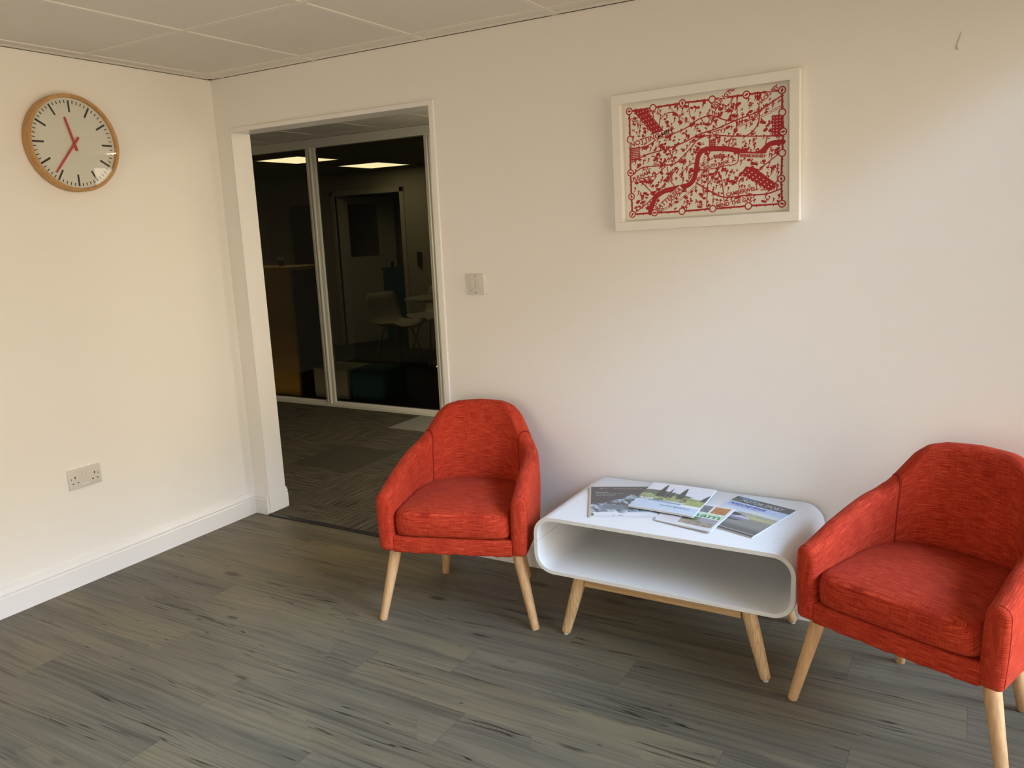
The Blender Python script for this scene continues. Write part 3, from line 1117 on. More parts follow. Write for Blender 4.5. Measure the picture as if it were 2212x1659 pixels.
def smooth_path(pts, k=6):
    P = [Vector((*p, 0)) for p in pts]
    out = []
    for i in range(len(P) - 1):
        p0, p1, p2, p3 = P[max(i - 1, 0)], P[i], P[i + 1], P[min(i + 2, len(P) - 1)]
        for j in range(k):
            s = j / k
            out.append(.5 * ((2 * p1) + (p2 - p0) * s + (2 * p0 - 5 * p1 + 4 * p2 - p3) * s * s + (3 * p1 - p0 - 3 * p2 + p3) * s ** 3))
    out.append(P[-1])
    return [(p.x, p.y) for p in out]
def path(pts, w, dbl=0):
    q = smooth_path([art_uv(*p) for p in pts])
    for a, b_ in zip(q, q[1:]):
        if dbl:
            d = Vector((b_[0] * NU - a[0] * NU, b_[1] * NV - a[1] * NV))
            if d.length > 0:
                nn = Vector((-d.y, d.x)).normalized() * dbl
                for s in (-1, 1):
                    seg((a[0] + s * nn.x / NU, a[1] + s * nn.y / NV), (b_[0] + s * nn.x / NU, b_[1] + s * nn.y / NV), w)
                seg((a[0] + nn.x / NU, a[1] + nn.y / NV), (a[0] - nn.x / NU, a[1] - nn.y / NV), w * .8)
        else:
            seg(a, b_, w)
def poly(pts, val=True, raw=False):
    q = [(p[0] * NU, p[1] * NV) for p in (pts if raw else [art_uv(*p) for p in pts])]
    inside = np.zeros_like(mask)
    n = len(q)
    for i in range(n):
        (x0, y0), (x1, y1) = q[i], q[(i + 1) % n]
        if y0 == y1:
            continue
        c = ((y0 > gy) != (y1 > gy)) & (gx < (x1 - x0) * (gy - y0) / (y1 - y0) + x0)
        inside ^= c
    mask[inside] = val
def disc(u, v, r, val=True, e=1.0, ang=0.0):
    x0, y0 = u * NU, v * NV
    R_ = r * max(1, e) + 1
    a0, a1, b0, b1 = int(max(0, x0 - R_)), int(min(NU, x0 + R_ + 1)), int(max(0, y0 - R_)), int(min(NV, y0 + R_ + 1))
    if a1 <= a0 or b1 <= b0:
        return
    X, Y = gx[b0:b1, a0:a1] - x0, gy[b0:b1, a0:a1] - y0
    c, s = math.cos(ang), math.sin(ang)
    X2, Y2 = (X * c + Y * s) / e, -X * s + Y * c
    sub = mask[b0:b1, a0:a1]
    sub[X2 ** 2 + Y2 ** 2 < r * r] = val

rr = random.Random(11)
# scattered trees, figures and houses between the roads
for i in range(900):
    u, v = rr.uniform(.05, .95), rr.uniform(.06, .94)
    k = rr.random()
    if k < .38:
        disc(u, v, rr.uniform(2.8, 6.2), e=rr.uniform(1, 2.0), ang=rr.uniform(-.5, .8))
        if rr.random() < .5:
            seg((u, v), (u + .002, v - .022), .9)
    elif k < .8:
        h_ = rr.uniform(.014, .028)
        seg((u, v), (u + rr.uniform(-.004, .004), v + h_), 1.9)
        disc(u, v + h_, 2.6)
        seg((u, v + h_ * .6), (u + .009, v + h_ * .8), 1.3)
        seg((u, v), (u - .006, v - .012), 1.3)
    else:
        w_ = rr.uniform(.008, .018)
        an = rr.uniform(-.4, .9)
        seg((u, v), (u + w_ * math.cos(an), v + w_ * 1.4 * math.sin(an)), 1.9)
        seg((u, v + .012), (u + w_ * math.cos(an), v + .012 + w_ * 1.4 * math.sin(an)), .9)
roads = [
    ([(270, 970), (430, 890), (640, 830), (800, 770), (960, 690), (1110, 640), (1290, 560), (1480, 480), (1690, 330)], 1.6),
    ([(540, 740), (700, 690), (850, 620), (930, 560), (1050, 520), (1190, 560), (1290, 570)], 1.5),
    ([(290, 1080), (400, 1010), (640, 985), (730, 960), (860, 830), (940, 740), (1060, 700), (1250, 710), (1690, 710)], 1.5),
    ([(270, 1150), (400, 1110), (520, 1085), (620, 1000)], 1.2),
    ([(920, 1150), (1050, 1230), (1190, 1290), (1400, 1270), (1560, 1260), (1690, 1210)], 1.8),
    ([(1170, 930), (1120, 1030), (1160, 1120), (1190, 1370)], 1.4),
    ([(960, 1030), (1110, 1010), (1230, 980)], 1.2),
    ([(300, 1450), (450, 1340), (600, 1180), (740, 1010)], 1.4),
    ([(1290, 340), (1290, 620), (1230, 760), (1220, 830)], 1.4),
    ([(1480, 340), (1490, 560), (1440, 660), (1360, 720)], 1.5),
    ([(650, 830), (720, 960)], 1.3), ([(640, 1000), (660, 1110), (710, 1180)], 1.3),
    ([(1330, 1060), (1480, 1150), (1600, 1220), (1650, 1140)], 1.8),
    ([(1480, 1040), (1640, 900), (1700, 850)], 1.4), ([(1040, 1030), (1030, 1200), (1020, 1380)], 1.2),
    ([(1110, 1030), (1040, 1160)], 1.3), ([(960, 540), (1010, 610), (1060, 540), (1110, 610)], 1.3),
    ([(495, 470), (500, 540)], 1.3), ([(560, 640), (570, 560), (640, 500), (720, 500), (760, 560)], 1.2),
    ([(270, 850), (430, 810), (540, 740)], 1.4), ([(840, 390), (860, 520), (900, 560)], 1.1),
    ([(330, 1110), (420, 1180), (500, 1260)], 1.3), ([(760, 1080), (860, 980), (930, 960)], 1.2),
    ([(1310, 880), (1300, 960), (1230, 990)], 1.3), ([(1560, 720), (1550, 790)], 1.2),
    ([(1250, 1300), (1230, 1370)], 1.0), ([(1390, 1220), (1400, 1360)], 1.1),
]
path([(270, 560), (420, 610), (520, 700), (560, 740)], .9, 3.0)
path([(930, 1170), (800, 1290), (640, 1390), (560, 1430)], .9, 3.0)
path([(1300, 620), (1480, 540), (1690, 430)], .9, 3.0)
path([(660, 440), (740, 520), (880, 600)], .8, 2.2)
path([(1080, 1230), (1085, 1390)], .8, 2.4)
path([(1000, 900), (990, 1010), (950, 1130)], .8, 2.2)
# clear strips beside the lettering and the river, then lay the roads
for c_ in ([(900, 780), (1010, 770), (1020, 1050), (900, 1060)],):
    pass
for p_, w_ in roads:
    path(p_, w_ * 1.45)
for q in ([(300, 490), (420, 455), (605, 665), (540, 745)], [(1600, 520), (1702, 505), (1702, 700), (1605, 705)], [(1380, 995), (1460, 1010), (1645, 1160), (1590, 1235), (1330, 1070)],
          [(265, 830), (365, 815), (365, 930), (270, 950)], [(1080, 885), (1185, 880), (1190, 915), (1085, 920)], [(1040, 745), (1105, 740), (1105, 810), (1040, 812)]):
    poly(q)
def windows(o_, du, dv, n1, n2, r):
    for i in range(n1):
        for j in range(n2):
            u, v = art_uv(o_[0] + du[0] * i + dv[0] * j, o_[1] + du[1] * i + dv[1] * j)
            disc(u, v, r, False, 1.2, -.6)
windows((345, 505), (27, 34), (28, -10), 8, 4, 1.6)
windows((1618, 540), (28, -3), (0, 30), 3, 6, 1.6)
windows((1400, 1030), (34, 23), (-24, 22), 7, 3, 2.0)
windows((285, 845), (14, -2), (0, 16), 6, 6, 1.5)
windows((1100, 893), (16, 0), (0, 14), 5, 2, 1.1)
windows((1052, 760), (16, 0), (0, 17), 4, 3, 1.1)
river = [(470, 1440), (495, 1360), (530, 1290), (610, 1235), (740, 1200), (850, 1170), (905, 1100), (925, 980), (945, 890), (1000, 838), (1150, 828), (1290, 842), (1420, 882), (1510, 860), (1590, 785), (1700, 765)]
rp = smooth_path([art_uv(*p) for p in river], 10)
save = mask.copy()
for i, (a, b_) in enumerate(zip(rp, rp[1:])):
    seg(a, b_, 14.5)
halo = mask & ~save
mask[:] = save
tmp = np.zeros_like(mask)
for i, (a, b_) in enumerate(zip(rp, rp[1:])):
    seg(a, b_, 9.0)
# border with discs
ring_px = [(255, 490), (495, 453), (785, 405), (1065, 370), (1375, 325), (1685, 285), (1690, 490), (1700, 670), (1695, 870), (1690, 1115), (1700, 1355), (1405, 1375), (1080, 1400), (787, 1425), (515, 1440), (290, 1455), (280, 1285), (270, 1062), (265, 750)]
ruv = [art_uv(*p) for p in ring_px]
for a, b_ in zip(ruv, ruv[1:] + ruv[:1]):
    seg(a, b_, 3.4)
    for k in (.25, .5, .75):
        m_ = (a[0] + (b_[0] - a[0]) * k, a[1] + (b_[1] - a[1]) * k)
        cx_, cy_ = m_[0] - .5, m_[1] - .5
        if abs(cx_) > abs(cy_):
            disc(m_[0] + math.copysign(.006, cx_), m_[1], 2.2)
        else:
            disc(m_[0], m_[1] + math.copysign(.009, cy_), 2.2)
for i, (u, v) in enumerate(ruv):
    disc(u, v, 14.0)
    disc(u, v, 9.6, False)
    if i in (0, 2, 4, 5, 7, 9, 10, 14, 15, 16, 17):
        an = i * .9
        c, s = math.cos(an) * .009, math.sin(an) * .013
        seg((u - c, v - s), (u + c, v + s), 2.2)
        disc(u, v, 4.0, True, 1.4, an)
words = [('NOTTING HILL', 272, 822, 62, 6), ('CITY', 1070, 700, 44, 4), ('CAMBERWELL', 1205, 1283, 44, 3), ('MIND THE GAP', 1115, 1392, 46, 3), ('BATTERSEA', 545, 1425, 56, 31),
         ('HACKNEY', 1490, 428, 44, 34), ('ISLINGTON', 1095, 448, 50, 32), ('BERMONDSEY', 1325, 905, 34, -12), ('FULHAM', 300, 1140, 46, 14), ('MAYFAIR', 555, 735, 40, 20), ('SOUTH BANK', 995, 1022, 36, 4)]
lettering = []
for s, x, y, sz, an in words:
    u0, v0 = art_uv(x, y)
    vs_, fs_ = text_polys(s, sz / 1430 * AW, 0, 0.0008)
    c, sn = math.cos(math.radians(an + 5)), math.sin(math.radians(an + 5))
    if not vs_:
        continue
    # clear paper behind the letters
    mxx = max(p[0] for p in vs_)
    mxy = max(p[1] for p in vs_)
    pad = .0012
    cr_ = [(-pad, -pad), (mxx + pad, -pad), (mxx + pad, mxy + pad), (-pad, mxy + pad)]
    poly([(u0 + (p[0] * c - p[1] * sn) / AW, v0 + (p[0] * sn + p[1] * c) / AH) for p in cr_], False, True)
    wv, k = [], 0
    for px_, py_ in vs_:
        wv.append(((u0 - .5) * AW + px_ * c - py_ * sn, -.0128, (v0 - .5) * AH + px_ * sn + py_ * c))
    lettering.append((wv, fs_))
def art(u, v):
    ix = np.clip((u * NU).astype(int), 0, NU - 1)
    iy = np.clip((v * NV).astype(int), 0, NV - 1)
    mm = mask[iy, ix]
    return [np.where(mm, a, b_) for a, b_ in ((166, 222), (38, 219), (44, 208))]
sheet = paint_grid('papercut_sheet', NU, NV, art, lambda U, V: ((U - .5) * AW, np.full_like(U, -.0125), (V - .5) * AH), M['papercut'], t)
for wv, fs_ in lettering:
    me_obj('map_lettering', wv, fs_, M['paper_red'], sheet)

# ------------------------------------------------------------------ coffee table
t = thing('coffee_table', 'white rounded open-box coffee table on splayed wooden legs', 'table', (2.446, -.275, 0))
tw, td, tz0, tz1, tr_, tth = .446, .247, .243, .455, .072, .017
def rrect(w, z0, z1, r, n=10):
    pts = []
    for cx_, cz_, a0 in ((w - r, z1 - r, 0), (-w + r, z1 - r, 90), (-w + r, z0 + r, 180), (w - r, z0 + r, 270)):
        for i in range(n + 1):
            a = math.radians(a0 + 90 * i / n)
            pts.append((cx_ + r * math.cos(a), cz_ + r * math.sin(a)))
    return pts
outer, inner = rrect(tw, tz0, tz1, tr_), rrect(tw - tth, tz0 + tth, tz1 - tth, tr_ - tth)
bm = bmesh.new()
prof = [(outer, -td + .0025), (outer, td - .0025)]
def mid(a, b_, s):
    return [(p[0] + (q[0] - p[0]) * s, p[1] + (q[1] - p[1]) * s) for p, q in zip(a, b_)]
rings = [(mid(outer, inner, .12), -td), (outer, -td + .003), (outer, td - .003), (mid(outer, inner, .12), td), (mid(outer, inner, .88), td), (inner, td - .003), (inner, -td + .003), (mid(outer, inner, .88), -td)]
L_ = [[bm.verts.new((x, y, z)) for x, z in rg] for rg, y in rings]
n = len(outer)
for k in range(len(L_)):
    A, B = L_[k], L_[(k + 1) % len(L_)]
    for i in range(n):
        f = bm.faces.new((A[i], A[(i + 1) % n], B[(i + 1) % n], B[i]))
        f.material_index = 1 if k in (7, 3) else 0
bm_obj('shell', bm, [M['table'], M['table_edge']], t, smooth=True, auto=40)
bm = bmesh.new()
prism(bm, mid(outer, inner, 1.0), td - .016, td - .006, lambda x, y, z: (x, z, y))
bm_obj('back_panel', bm, M['table'], t)
bm = bmesh.new()
bx(bm, -tw + tth - .0005, -tw + tth + .0006, -td + .002, td - .02, tz1 - .0935, tz1 - .0922)
bx(bm, -tw - .0004, -tw + tth, -td - .0004, -td + .002, tz1 - .0935, tz1 - .0922)
bm_obj('joint_line', bm, M['ink_grey'], t)
def tleg(top, foot):
    bm = bmesh.new()
    cyl(bm, foot, top, 0, 0, 24, rings=[(0, .009), (.004, .0128), (.015, .0158), (.05, .0168), (.5, .0208), (.93, .0232), (1.0, .0222)])
    lg = bm_obj('leg', bm, M['oak'], t, smooth=True, auto=50)
    bm = bmesh.new()
    cyl(bm, (foot[0], foot[1], 0), (foot[0], foot[1], foot[2] + .004), .0085, .0085, 16)
    gl = bm_obj('glide', bm, M['glide'], lg)
for sx_ in (-1, 1):
    for sy_, ft, tp in ((-1, -.200, -.190), (1, .222, .190)):
        tleg((sx_ * .288, tp, .2435), (sx_ * .352, ft, .007))
for sy_ in (-1, 1):
    bm = bmesh.new()
    y = sy_ * .196
    bx(bm, -.272, .272, y - .010, y + .010, .200, .2430, .002)
    bm_obj('rail', bm, M['oak_rail'], t)
for sx_ in (-1, 1):
    bm = bmesh.new()
    bx(bm, sx_ * .285 - .010, sx_ * .285 + .010, -.186, .186, .200, .2430, .002)
    bm_obj('cross_rail', bm, M['oak'], t)

# ------------------------------------------------------------------ magazines
def sm(a, b_, x):
    x = np.clip((x - a) / (b_ - a), 0, 1)
    return x * x * (3 - 2 * x)
def lay(base, col, m_):
    return [b_ * (1 - m_) + c * m_ for b_, c in zip(base, col)]

def cover_mountain(u, v):
    n1, n2 = fbm(u * 6, v * 8, 1), fbm(u * 22, v * 26, 2)
    c = [58 + 12 * n1, 56 + 14 * n1, 62 + 10 * n1]
    ridge = .42 + .30 * np.exp(-((u - .66) / .13) ** 2) + .12 * np.exp(-((u - .42) / .16) ** 2) + .05 * (n2 - .5)
    peak = sm(0, .012, ridge - v)
    c = lay(c, [60 + 190 * n2, 76 + 190 * n2, 92 + 180 * n2], peak)
    dark = sm(.50, .56, fbm(u * 15 + v * 9, v * 12, 5)) * peak
    c = lay(c, [48, 52, 60], dark * .8)
    lake = sm(.05, .0, np.abs(v - .27 - .03 * np.sin(u * 5)) - .05) * sm(.12, .2, u) * sm(.72, .6, u)
    c = lay(c, [92 + 30 * n1, 102 + 30 * n1, 115 + 30 * n1], lake)
    snow = sm(.16, .12, v + .06 * (n1 - .5))
    c = lay(c, [212 + 10 * n1, 216 + 10 * n1, 225], snow)
    c = lay(c, [60, 62, 66], snow * sm(.62, .68, fbm(u * 9, v * 14, 9)) * sm(.6, .3, u))
    c = lay(c, [205, 206, 212], sm(.03, .025, v))
    return c

def cover_cypress(u, v):
    n1, n2 = fbm(u * 7, v * 9, 3), fbm(u * 24, v * 30, 4)
    c = [196 + 22 * v + 8 * n1, 208 + 14 * v, 226 + 4 * n1]
    hill = sm(0, .015, .66 + .06 * np.sin(u * 4 + 1) + .03 * (n1 - .5) - v) * sm(.82, .70, u)
    c = lay(c, [70 + 35 * n1, 84 + 30 * n1, 74 + 20 * n1], hill)
    field = sm(0, .02, .56 + .04 * (n1 - .5) - v)
    c = lay(c, [105 + 90 * n2, 122 + 80 * n2, 78 + 60 * n2], field)
    c = lay(c, [78, 62, 58], field * sm(.55, .62, fbm(u * 8, v * 20, 6)))
    c = lay(c, [50, 66, 52], field * sm(.52, .6, fbm(u * 11, v * 13, 12)) * .8)
    for tx, th, tw_ in ((.27, .97, .048), (.40, .84, .030), (.46, .74, .028), (.60, .90, .055), (.33, .70, .05), (.995, .74, .10)):
        tree = sm(0, .006, tw_ * np.clip((th - v) / .30, 0, 1) ** .6 + .012 * (n2 - .5) - np.abs(u - tx)) * sm(.44, .50, v) * (v < th)
        c = lay(c, [44, 52, 50], tree)
    water = sm(0, .03, .36 + .03 * (n1 - .5) - v)
    c = lay(c, [176 + 26 * n2, 198 + 16 * n2, 226], water)
    c = lay(c, [118, 138, 160], water * sm(.02, .0, np.abs(v - .33 + .06 * u) - .006))
    c = lay(c, [128 + 60 * n2, 142 + 50 * n2, 96 + 20 * n2], sm(.7, .76, u) * sm(.28, .32, v) * sm(.52, .48, v))
    c = lay(c, [226, 226, 230], sm(.68, .72, u) * sm(.02, .0, np.abs(v - .27) - .02))
    c = lay(c, [200, 208, 222], sm(.05, .03, v))
    return c

def cover_ham(u, v):
    n1, n2 = fbm(u * 9, v * 9, 7), fbm(u * 26, v * 26, 8)
    c = [214 + 6 * n1, 218 + 6 * n1, 224 + 2 * n1]
    left = (u < .36)
    c = lay(c, [204, 190, 196], left * sm(.05, .07, v) * (0.5 + .5 * (np.sin(v * 90) > .2)) * sm(.04, .06, u) * .6)
    def pic(a, b_, p, q):
        return ((u > a) & (u < b_) & (v > p) & (v < q)).astype(float)
    c = lay(c, [72 + 60 * n2, 78 + 60 * n2, 88 + 50 * n2], pic(.38, .68, .66, .95))
    c = lay(c, [130 + 90 * n2, 84 + 70 * n2, 44 + 50 * n2], pic(.71, .955, .66, .95))
    c = lay(c, [190, 214, 192], pic(.36, .99, .44, .645))
    low = pic(.38, .955, .10, .43)
    c = lay(c, [104 + 90 * n2, 96 + 84 * n2, 88 + 70 * n2], low)
    c = lay(c, [66 + 40 * n2, 84 + 40 * n2, 50 + 20 * n2], low * sm(.24, .32, v + .1 * (n1 - .5)) * sm(.75, .6, u))
    c = lay(c, [150, 146, 160], low * sm(.6, .7, u) * sm(.26, .3, v))
    c = lay(c, [206, 206, 160], pic(.50, .62, .05, .075))
    return c

def cover_cars(u, v):
    n1, n2 = fbm(u * 7, v * 7, 13), fbm(u * 20, v * 24, 14)
    c = [186 + 16 * n1, 198 + 14 * n1, 216 + 10 * n1]
    c = lay(c, [168, 186, 218], sm(.60, .74, v))
    band = sm(.825, .83, v)
    c = lay(c, [60 + 10 * n1, 70 + 12 * n1, 74 + 12 * n1], band)
    c = lay(c, [70, 118, 160], band * sm(.94, .97, v + .02 * n1) * sm(.05, .12, u) * sm(.42, .34, u))
    c = lay(c, [86, 92, 76], band * sm(.95, .9, v) * sm(.28, .1, u) * n2 * 1.4)
    c = lay(c, [206, 208, 206], sm(.42, .5, u) * sm(.52, .56, v) * sm(.68, .62, v) * .8)
    c = lay(c, [136 + 40 * n2, 140 + 40 * n2, 132 + 36 * n2], sm(.03, .0, np.abs(v - .53 - .02 * (n1 - .5)) - .03) * sm(.3, .4, u))
    c = lay(c, [158 + 40 * n2, 154 + 40 * n2, 112 + 30 * n2], sm(.50, .56, u) * sm(.38, .42, v) * sm(.53, .49, v))
    road = sm(.42, .36, v - .05 * u)
    c = lay(c, [122 + 14 * n1, 124 + 14 * n1, 122 + 14 * n1], road)
    c = lay(c, [84, 88, 90], road * sm(.24, .12, v))
    body = sm(0, .012, .115 * np.sqrt(np.clip(1 - ((u - .34) / .30) ** 2, 0, 1)) - np.abs(v - .40))
    c = lay(c, [112 + 30 * n2, 112 + 28 * n2, 134 + 26 * n2], body)
    c = lay(c, [196, 196, 208], body * sm(.02, .0, np.abs(v - .43) - .012))
    c = lay(c, [52, 52, 64], body * sm(.36, .31, v))
    c = lay(c, [52, 54, 66], sm(0, .01, .055 * np.sqrt(np.clip(1 - ((u - .30) / .16) ** 2, 0, 1)) - np.abs(v - .475)))
    c = lay(c, [214, 214, 212], sm(.004, .002, np.abs(v - .055)))
    c = lay(c, [60, 64, 66], sm(.05, .045, v))
    return c

def magazine(label, q, zs, th, fn, texts, nu=150, nv=200, spine=None, curl=0.0):
    """q = TL, TR, BR, BL on the table; zs = heights of the underside"""
    t = thing('magazine', label, 'magazine', (q[3][0], q[3][1], tz1), group='magazines on the coffee table')
    o0 = (q[3][0], q[3][1])
    def at(u, v, dz):
        w = [(1 - u) * v, u * v, u * (1 - v), (1 - u) * (1 - v)]
        x = sum(wi * p[0] for wi, p in zip(w, q)) - o0[0]
        y = sum(wi * p[1] for wi, p in zip(w, q)) - o0[1]
        z = sum(wi * zz for wi, zz in zip(w, zs)) - tz1
        z = z + curl * (4 * u * (1 - u)) * (1 - .35 * v) + dz
        return x, y, z
    # page block: thin layered leaves with slightly different overhang
    bm = bmesh.new()
    nl = 4
    N = 14
    for k in range(nl):
        z0, z1 = th * k / nl + .0001, th * (k + 1) / nl - .00025
        e = .004 * ((k * 7) % 3 - 1)
        lo, hi = [], []
        for j in range(3):
            v = (0 + e * .5, .5, 1 - e * .2)[j]
            lo.append([bm.verts.new(at(i / N * (1 + e * .4), v, z0)) for i in range(N + 1)])
            hi.append([bm.verts.new(at(i / N * (1 + e * .4), v, z1)) for i in range(N + 1)])
        for j in range(2):
            for i in range(N):
                bm.faces.new((hi[j][i], hi[j][i + 1], hi[j + 1][i + 1], hi[j + 1][i]))
                bm.faces.new((lo[j][i], lo[j + 1][i], lo[j + 1][i + 1], lo[j][i + 1]))
        for i in range(N):
            bm.faces.new((lo[0][i], lo[0][i + 1], hi[0][i + 1], hi[0][i]))
            bm.faces.new((lo[2][i + 1], lo[2][i], hi[2][i], hi[2][i + 1]))
        for j in range(2):
            bm.faces.new((lo[j + 1][0], lo[j][0], hi[j][0], hi[j + 1][0]))
            bm.faces.new((lo[j][N], lo[j + 1][N], hi[j + 1][N], hi[j][N]))
    bm_obj('pages', bm, M['pages'], t)
    cv_ = paint_grid('cover', nu, nv, fn, lambda U, V: at(U, V, th + .0002), M['print'], t)
    if spine:
        bm = bmesh.new()
        p_ = [at(-.028, 0, 0), at(0, 0, 0), at(0, 1, 0), at(-.028, 1, 0)]
        lo = [bm.verts.new(p) for p in p_]
        hi = [bm.verts.new((p[0], p[1], p[2] + th + .0003)) for p in p_]
        bm.faces.new(list(reversed(lo)))
        bm.faces.new(hi)
        for i in range(4):
            bm.faces.new((lo[i], lo[(i + 1) % 4], hi[(i + 1) % 4], hi[i]))
        bm_obj('spine', bm, spine, t)
    Wm = (Vector((*q[1], 0)) - Vector((*q[0], 0))).length
    Hm = (Vector((*q[3], 0)) - Vector((*q[0], 0))).length
    for nm, s, u0, v0, wid, hgt, shear, ink, bold in texts:
        vs_, fs_ = text_polys(s, 1.0, shear, bold)
        mx_, my_ = max(p[0] for p in vs_), max(p[1] for p in vs_)
        mn = min(p[1] for p in vs_)
        V3 = [at(u0 + p[0] / mx_ * wid, v0 + (p[1] - mn) / (my_ - mn) * hgt, th + .0007) for p in vs_]
        me_obj(nm, V3, fs_, M[ink], cv_)
    return t

magazine('magazine with a dark cover of a snowy mountain, leftmost on the white table', [(2.070, -.179), (2.285, -.088), (2.413, -.385), (2.199, -.470)], (tz1 + .0003,) * 4, .0045, cover_mountain,
         [('title', 'BY  Schubert', .12, .90, .70, .055, .3, 'ink_red', 0), ('headline', 'MOUNTAIN', .07, .775, .20, .022, 0, 'ink_white', .01), ('headline', 'HOUSES OF THE ALPS', .07, .745, .44, .018, 0, 'ink_grey', 0),
          ('headline', 'LANDSCAPE', .07, .69, .32, .02, 0, 'ink_grey', .01), ('headline', 'IN WINTER', .07, .662, .27, .018, 0, 'ink_grey', 0)], spine=M['gold'])
magazine('magazine with a pale cover of dark cypress trees above a lake', [(2.277, -.056), (2.520, -.062), (2.527, -.365), (2.284, -.340)], (.4612, .4630, .4662, .4622), .0060, cover_cypress,
         [('headline', 'SHINE', .03, .345, .22, .055, 0, 'ink_white', .02), ('headline', 'OUT', .05, .28, .15, .05, 0, 'ink_white', .02), ('title', 'SAINT MARTIN', .43, .165, .44, .03, 0, 'ink_dark', .01)], curl=.002)
magazine('small magazine with large green letters and garden photos, overlapped by its neighbours', [(2.400, -.190), (2.632, -.222), (2.612, -.455), (2.408, -.412)], (.4568, .4614, .4608, .4566), .0040, cover_ham,
         [('title', 'rham', .36, .455, .58, .16, 0, 'ink_green', .012), ('headline', 'Local life and homes', .64, .045, .3, .03, 0, 'ink_grey', 0)])
magazine('motoring magazine with a grey car and dark title band, rightmost on the white table', [(2.600, -.068), (2.816, -.140), (2.738, -.436), (2.526, -.362)], (tz1 + .0003,) * 4, .0042, cover_cars,
         [('title', 'MOTOR SPORT', .14, .855, .72, .085, .15, 'ink_grey', .02), ('headline', 'PORSCHE FEVER', .04, .72, .62, .07, .35, 'ink_blue', .03), ('headline', 'The great road cars return', .08, .68, .5, .022, 0, 'ink_dark', 0)])

# ------------------------------------------------------------------ tub armchair
AH_S = [(0.0, .757), (.10, .752), (.15, .741), (.19, .715), (.225, .672), (.26, .632), (.31, .606), (.38, .590), (.46, .573), (.54, .553), (.60, .532), (.66, .512)]
def interp(tab, x):
    x = abs(x)
    for (a, b_), (c, d) in zip(tab, tab[1:]):
        if x <= c:
            s = (x - a) / (c - a)
            return b_ + (d - b_) * s
    return tab[-1][1]
from bisect import bisect_left

def tub_curve(z):
    """outer plan outline at height z: list of (R, F, arc) from back centre to right front"""
    k = (z - .285) / .47
    a = .272 + .012 * min(max(k, 0), .6)
    back = .232 + .062 * k
    taper = .035 * max(0, k - .45)
    pts = []
    N = 40
    for i in range(N + 1):
        ph = math.pi / 2 * i / N
        e = 2 / 2.35
        R = (a - taper) * (abs(math.sin(ph)) ** e)
        F = -.03 - (back - .03) * (abs(math.cos(ph)) ** e)
        pts.append((R, F))
    for i in range(1, 16):
        s = i / 15
        pts.append((a - taper + .006 * s, -.03 + .275 * s))
    out, L = [], 0.0
    for i, p in enumerate(pts):
        if i:
            L += math.hypot(p[0] - pts[i - 1][0], p[1] - pts[i - 1][1])
        out.append((p[0], p[1], L))
    return out
_cache = {}
def outer_at(sf, z):
    """sf in -1..1 (0 back centre, 1 right arm front) -> position and inward normal"""
    key = round(z, 3)
    if key not in _cache:
        _cache[key] = tub_curve(key)
    c = _cache[key]
    L = c[-1][2] * abs(sf)
    Ls = [p[2] for p in c]
    i = min(max(bisect_left(Ls, L), 1), len(c) - 1)
    p, q = c[i - 1], c[i]
    s = (L - p[2]) / (q[2] - p[2] + 1e-9)
    R, F = p[0] + (q[0] - p[0]) * s, p[1] + (q[1] - p[1]) * s
    i0, i1 = max(i - 2, 0), min(i + 1, len(c) - 1)
    tx, ty = c[i1][0] - c[i0][0], c[i1][1] - c[i0][1]
    if i <= 2:
        tx, ty = 1, 0
    l = math.hypot(tx, ty)
    nx, ny = -ty / l, tx / l
    sg = 1 if sf >= 0 else -1
    return R * sg, F, nx * sg, ny, L
ARC = tub_curve(.5)[-1][2]

def tub_section(sf, shrink, nin=9):
    """closed loop of the wall section at path position sf; shrink pulls it towards its middle"""
    top = interp(AH_S, abs(sf) * ARC) - shrink
    T0 = .056 + .004 * (1 - abs(sf))
    n0, n1 = shrink, T0 - shrink
    z0 = .287 + shrink
    r = min((n1 - n0) / 2, .026)
    loop = []
    rb = min(.012, (n1 - n0) / 2.2)
    for z in (z0 + rb, z0 + .08, z0 + .14, z0 + .19, (z0 + .19 + top - r) / 2, top - r):
        loop.append((n0 - .0035 * math.sin(math.pi * min(1, (z - z0) / (top - z0))), z))
    for i in range(1, 8):
        a = math.pi * i / 8
        loop.append(((n0 + n1) / 2 - (n1 - n0) / 2 * math.cos(a), top - r + r * math.sin(a)))
    for z in (top - r, (z0 + .19 + top - r) / 2, z0 + .19, z0 + .14, z0 + .08, z0 + rb):
        loop.append((n1 + .004 * math.sin(math.pi * min(1, (z - z0) / (top - z0))), z))
    loop.append((n1 - rb * .3, z0 + rb * .3))
    loop.append((n1 - rb, z0))
    loop.append((n0 + rb, z0))
    loop.append((n0 + rb * .3, z0 + rb * .3))
    out = []
    cum = 0
    prev = None
    for nn, z in loop:
        R, F, nx, ny, L = outer_at(sf, z)
        if prev:
            cum += math.hypot(nn - prev[0], z - prev[1])
        prev = (nn, z)
        out.append(((R + nx * nn, -(F + ny * nn), z), cum))
    return out

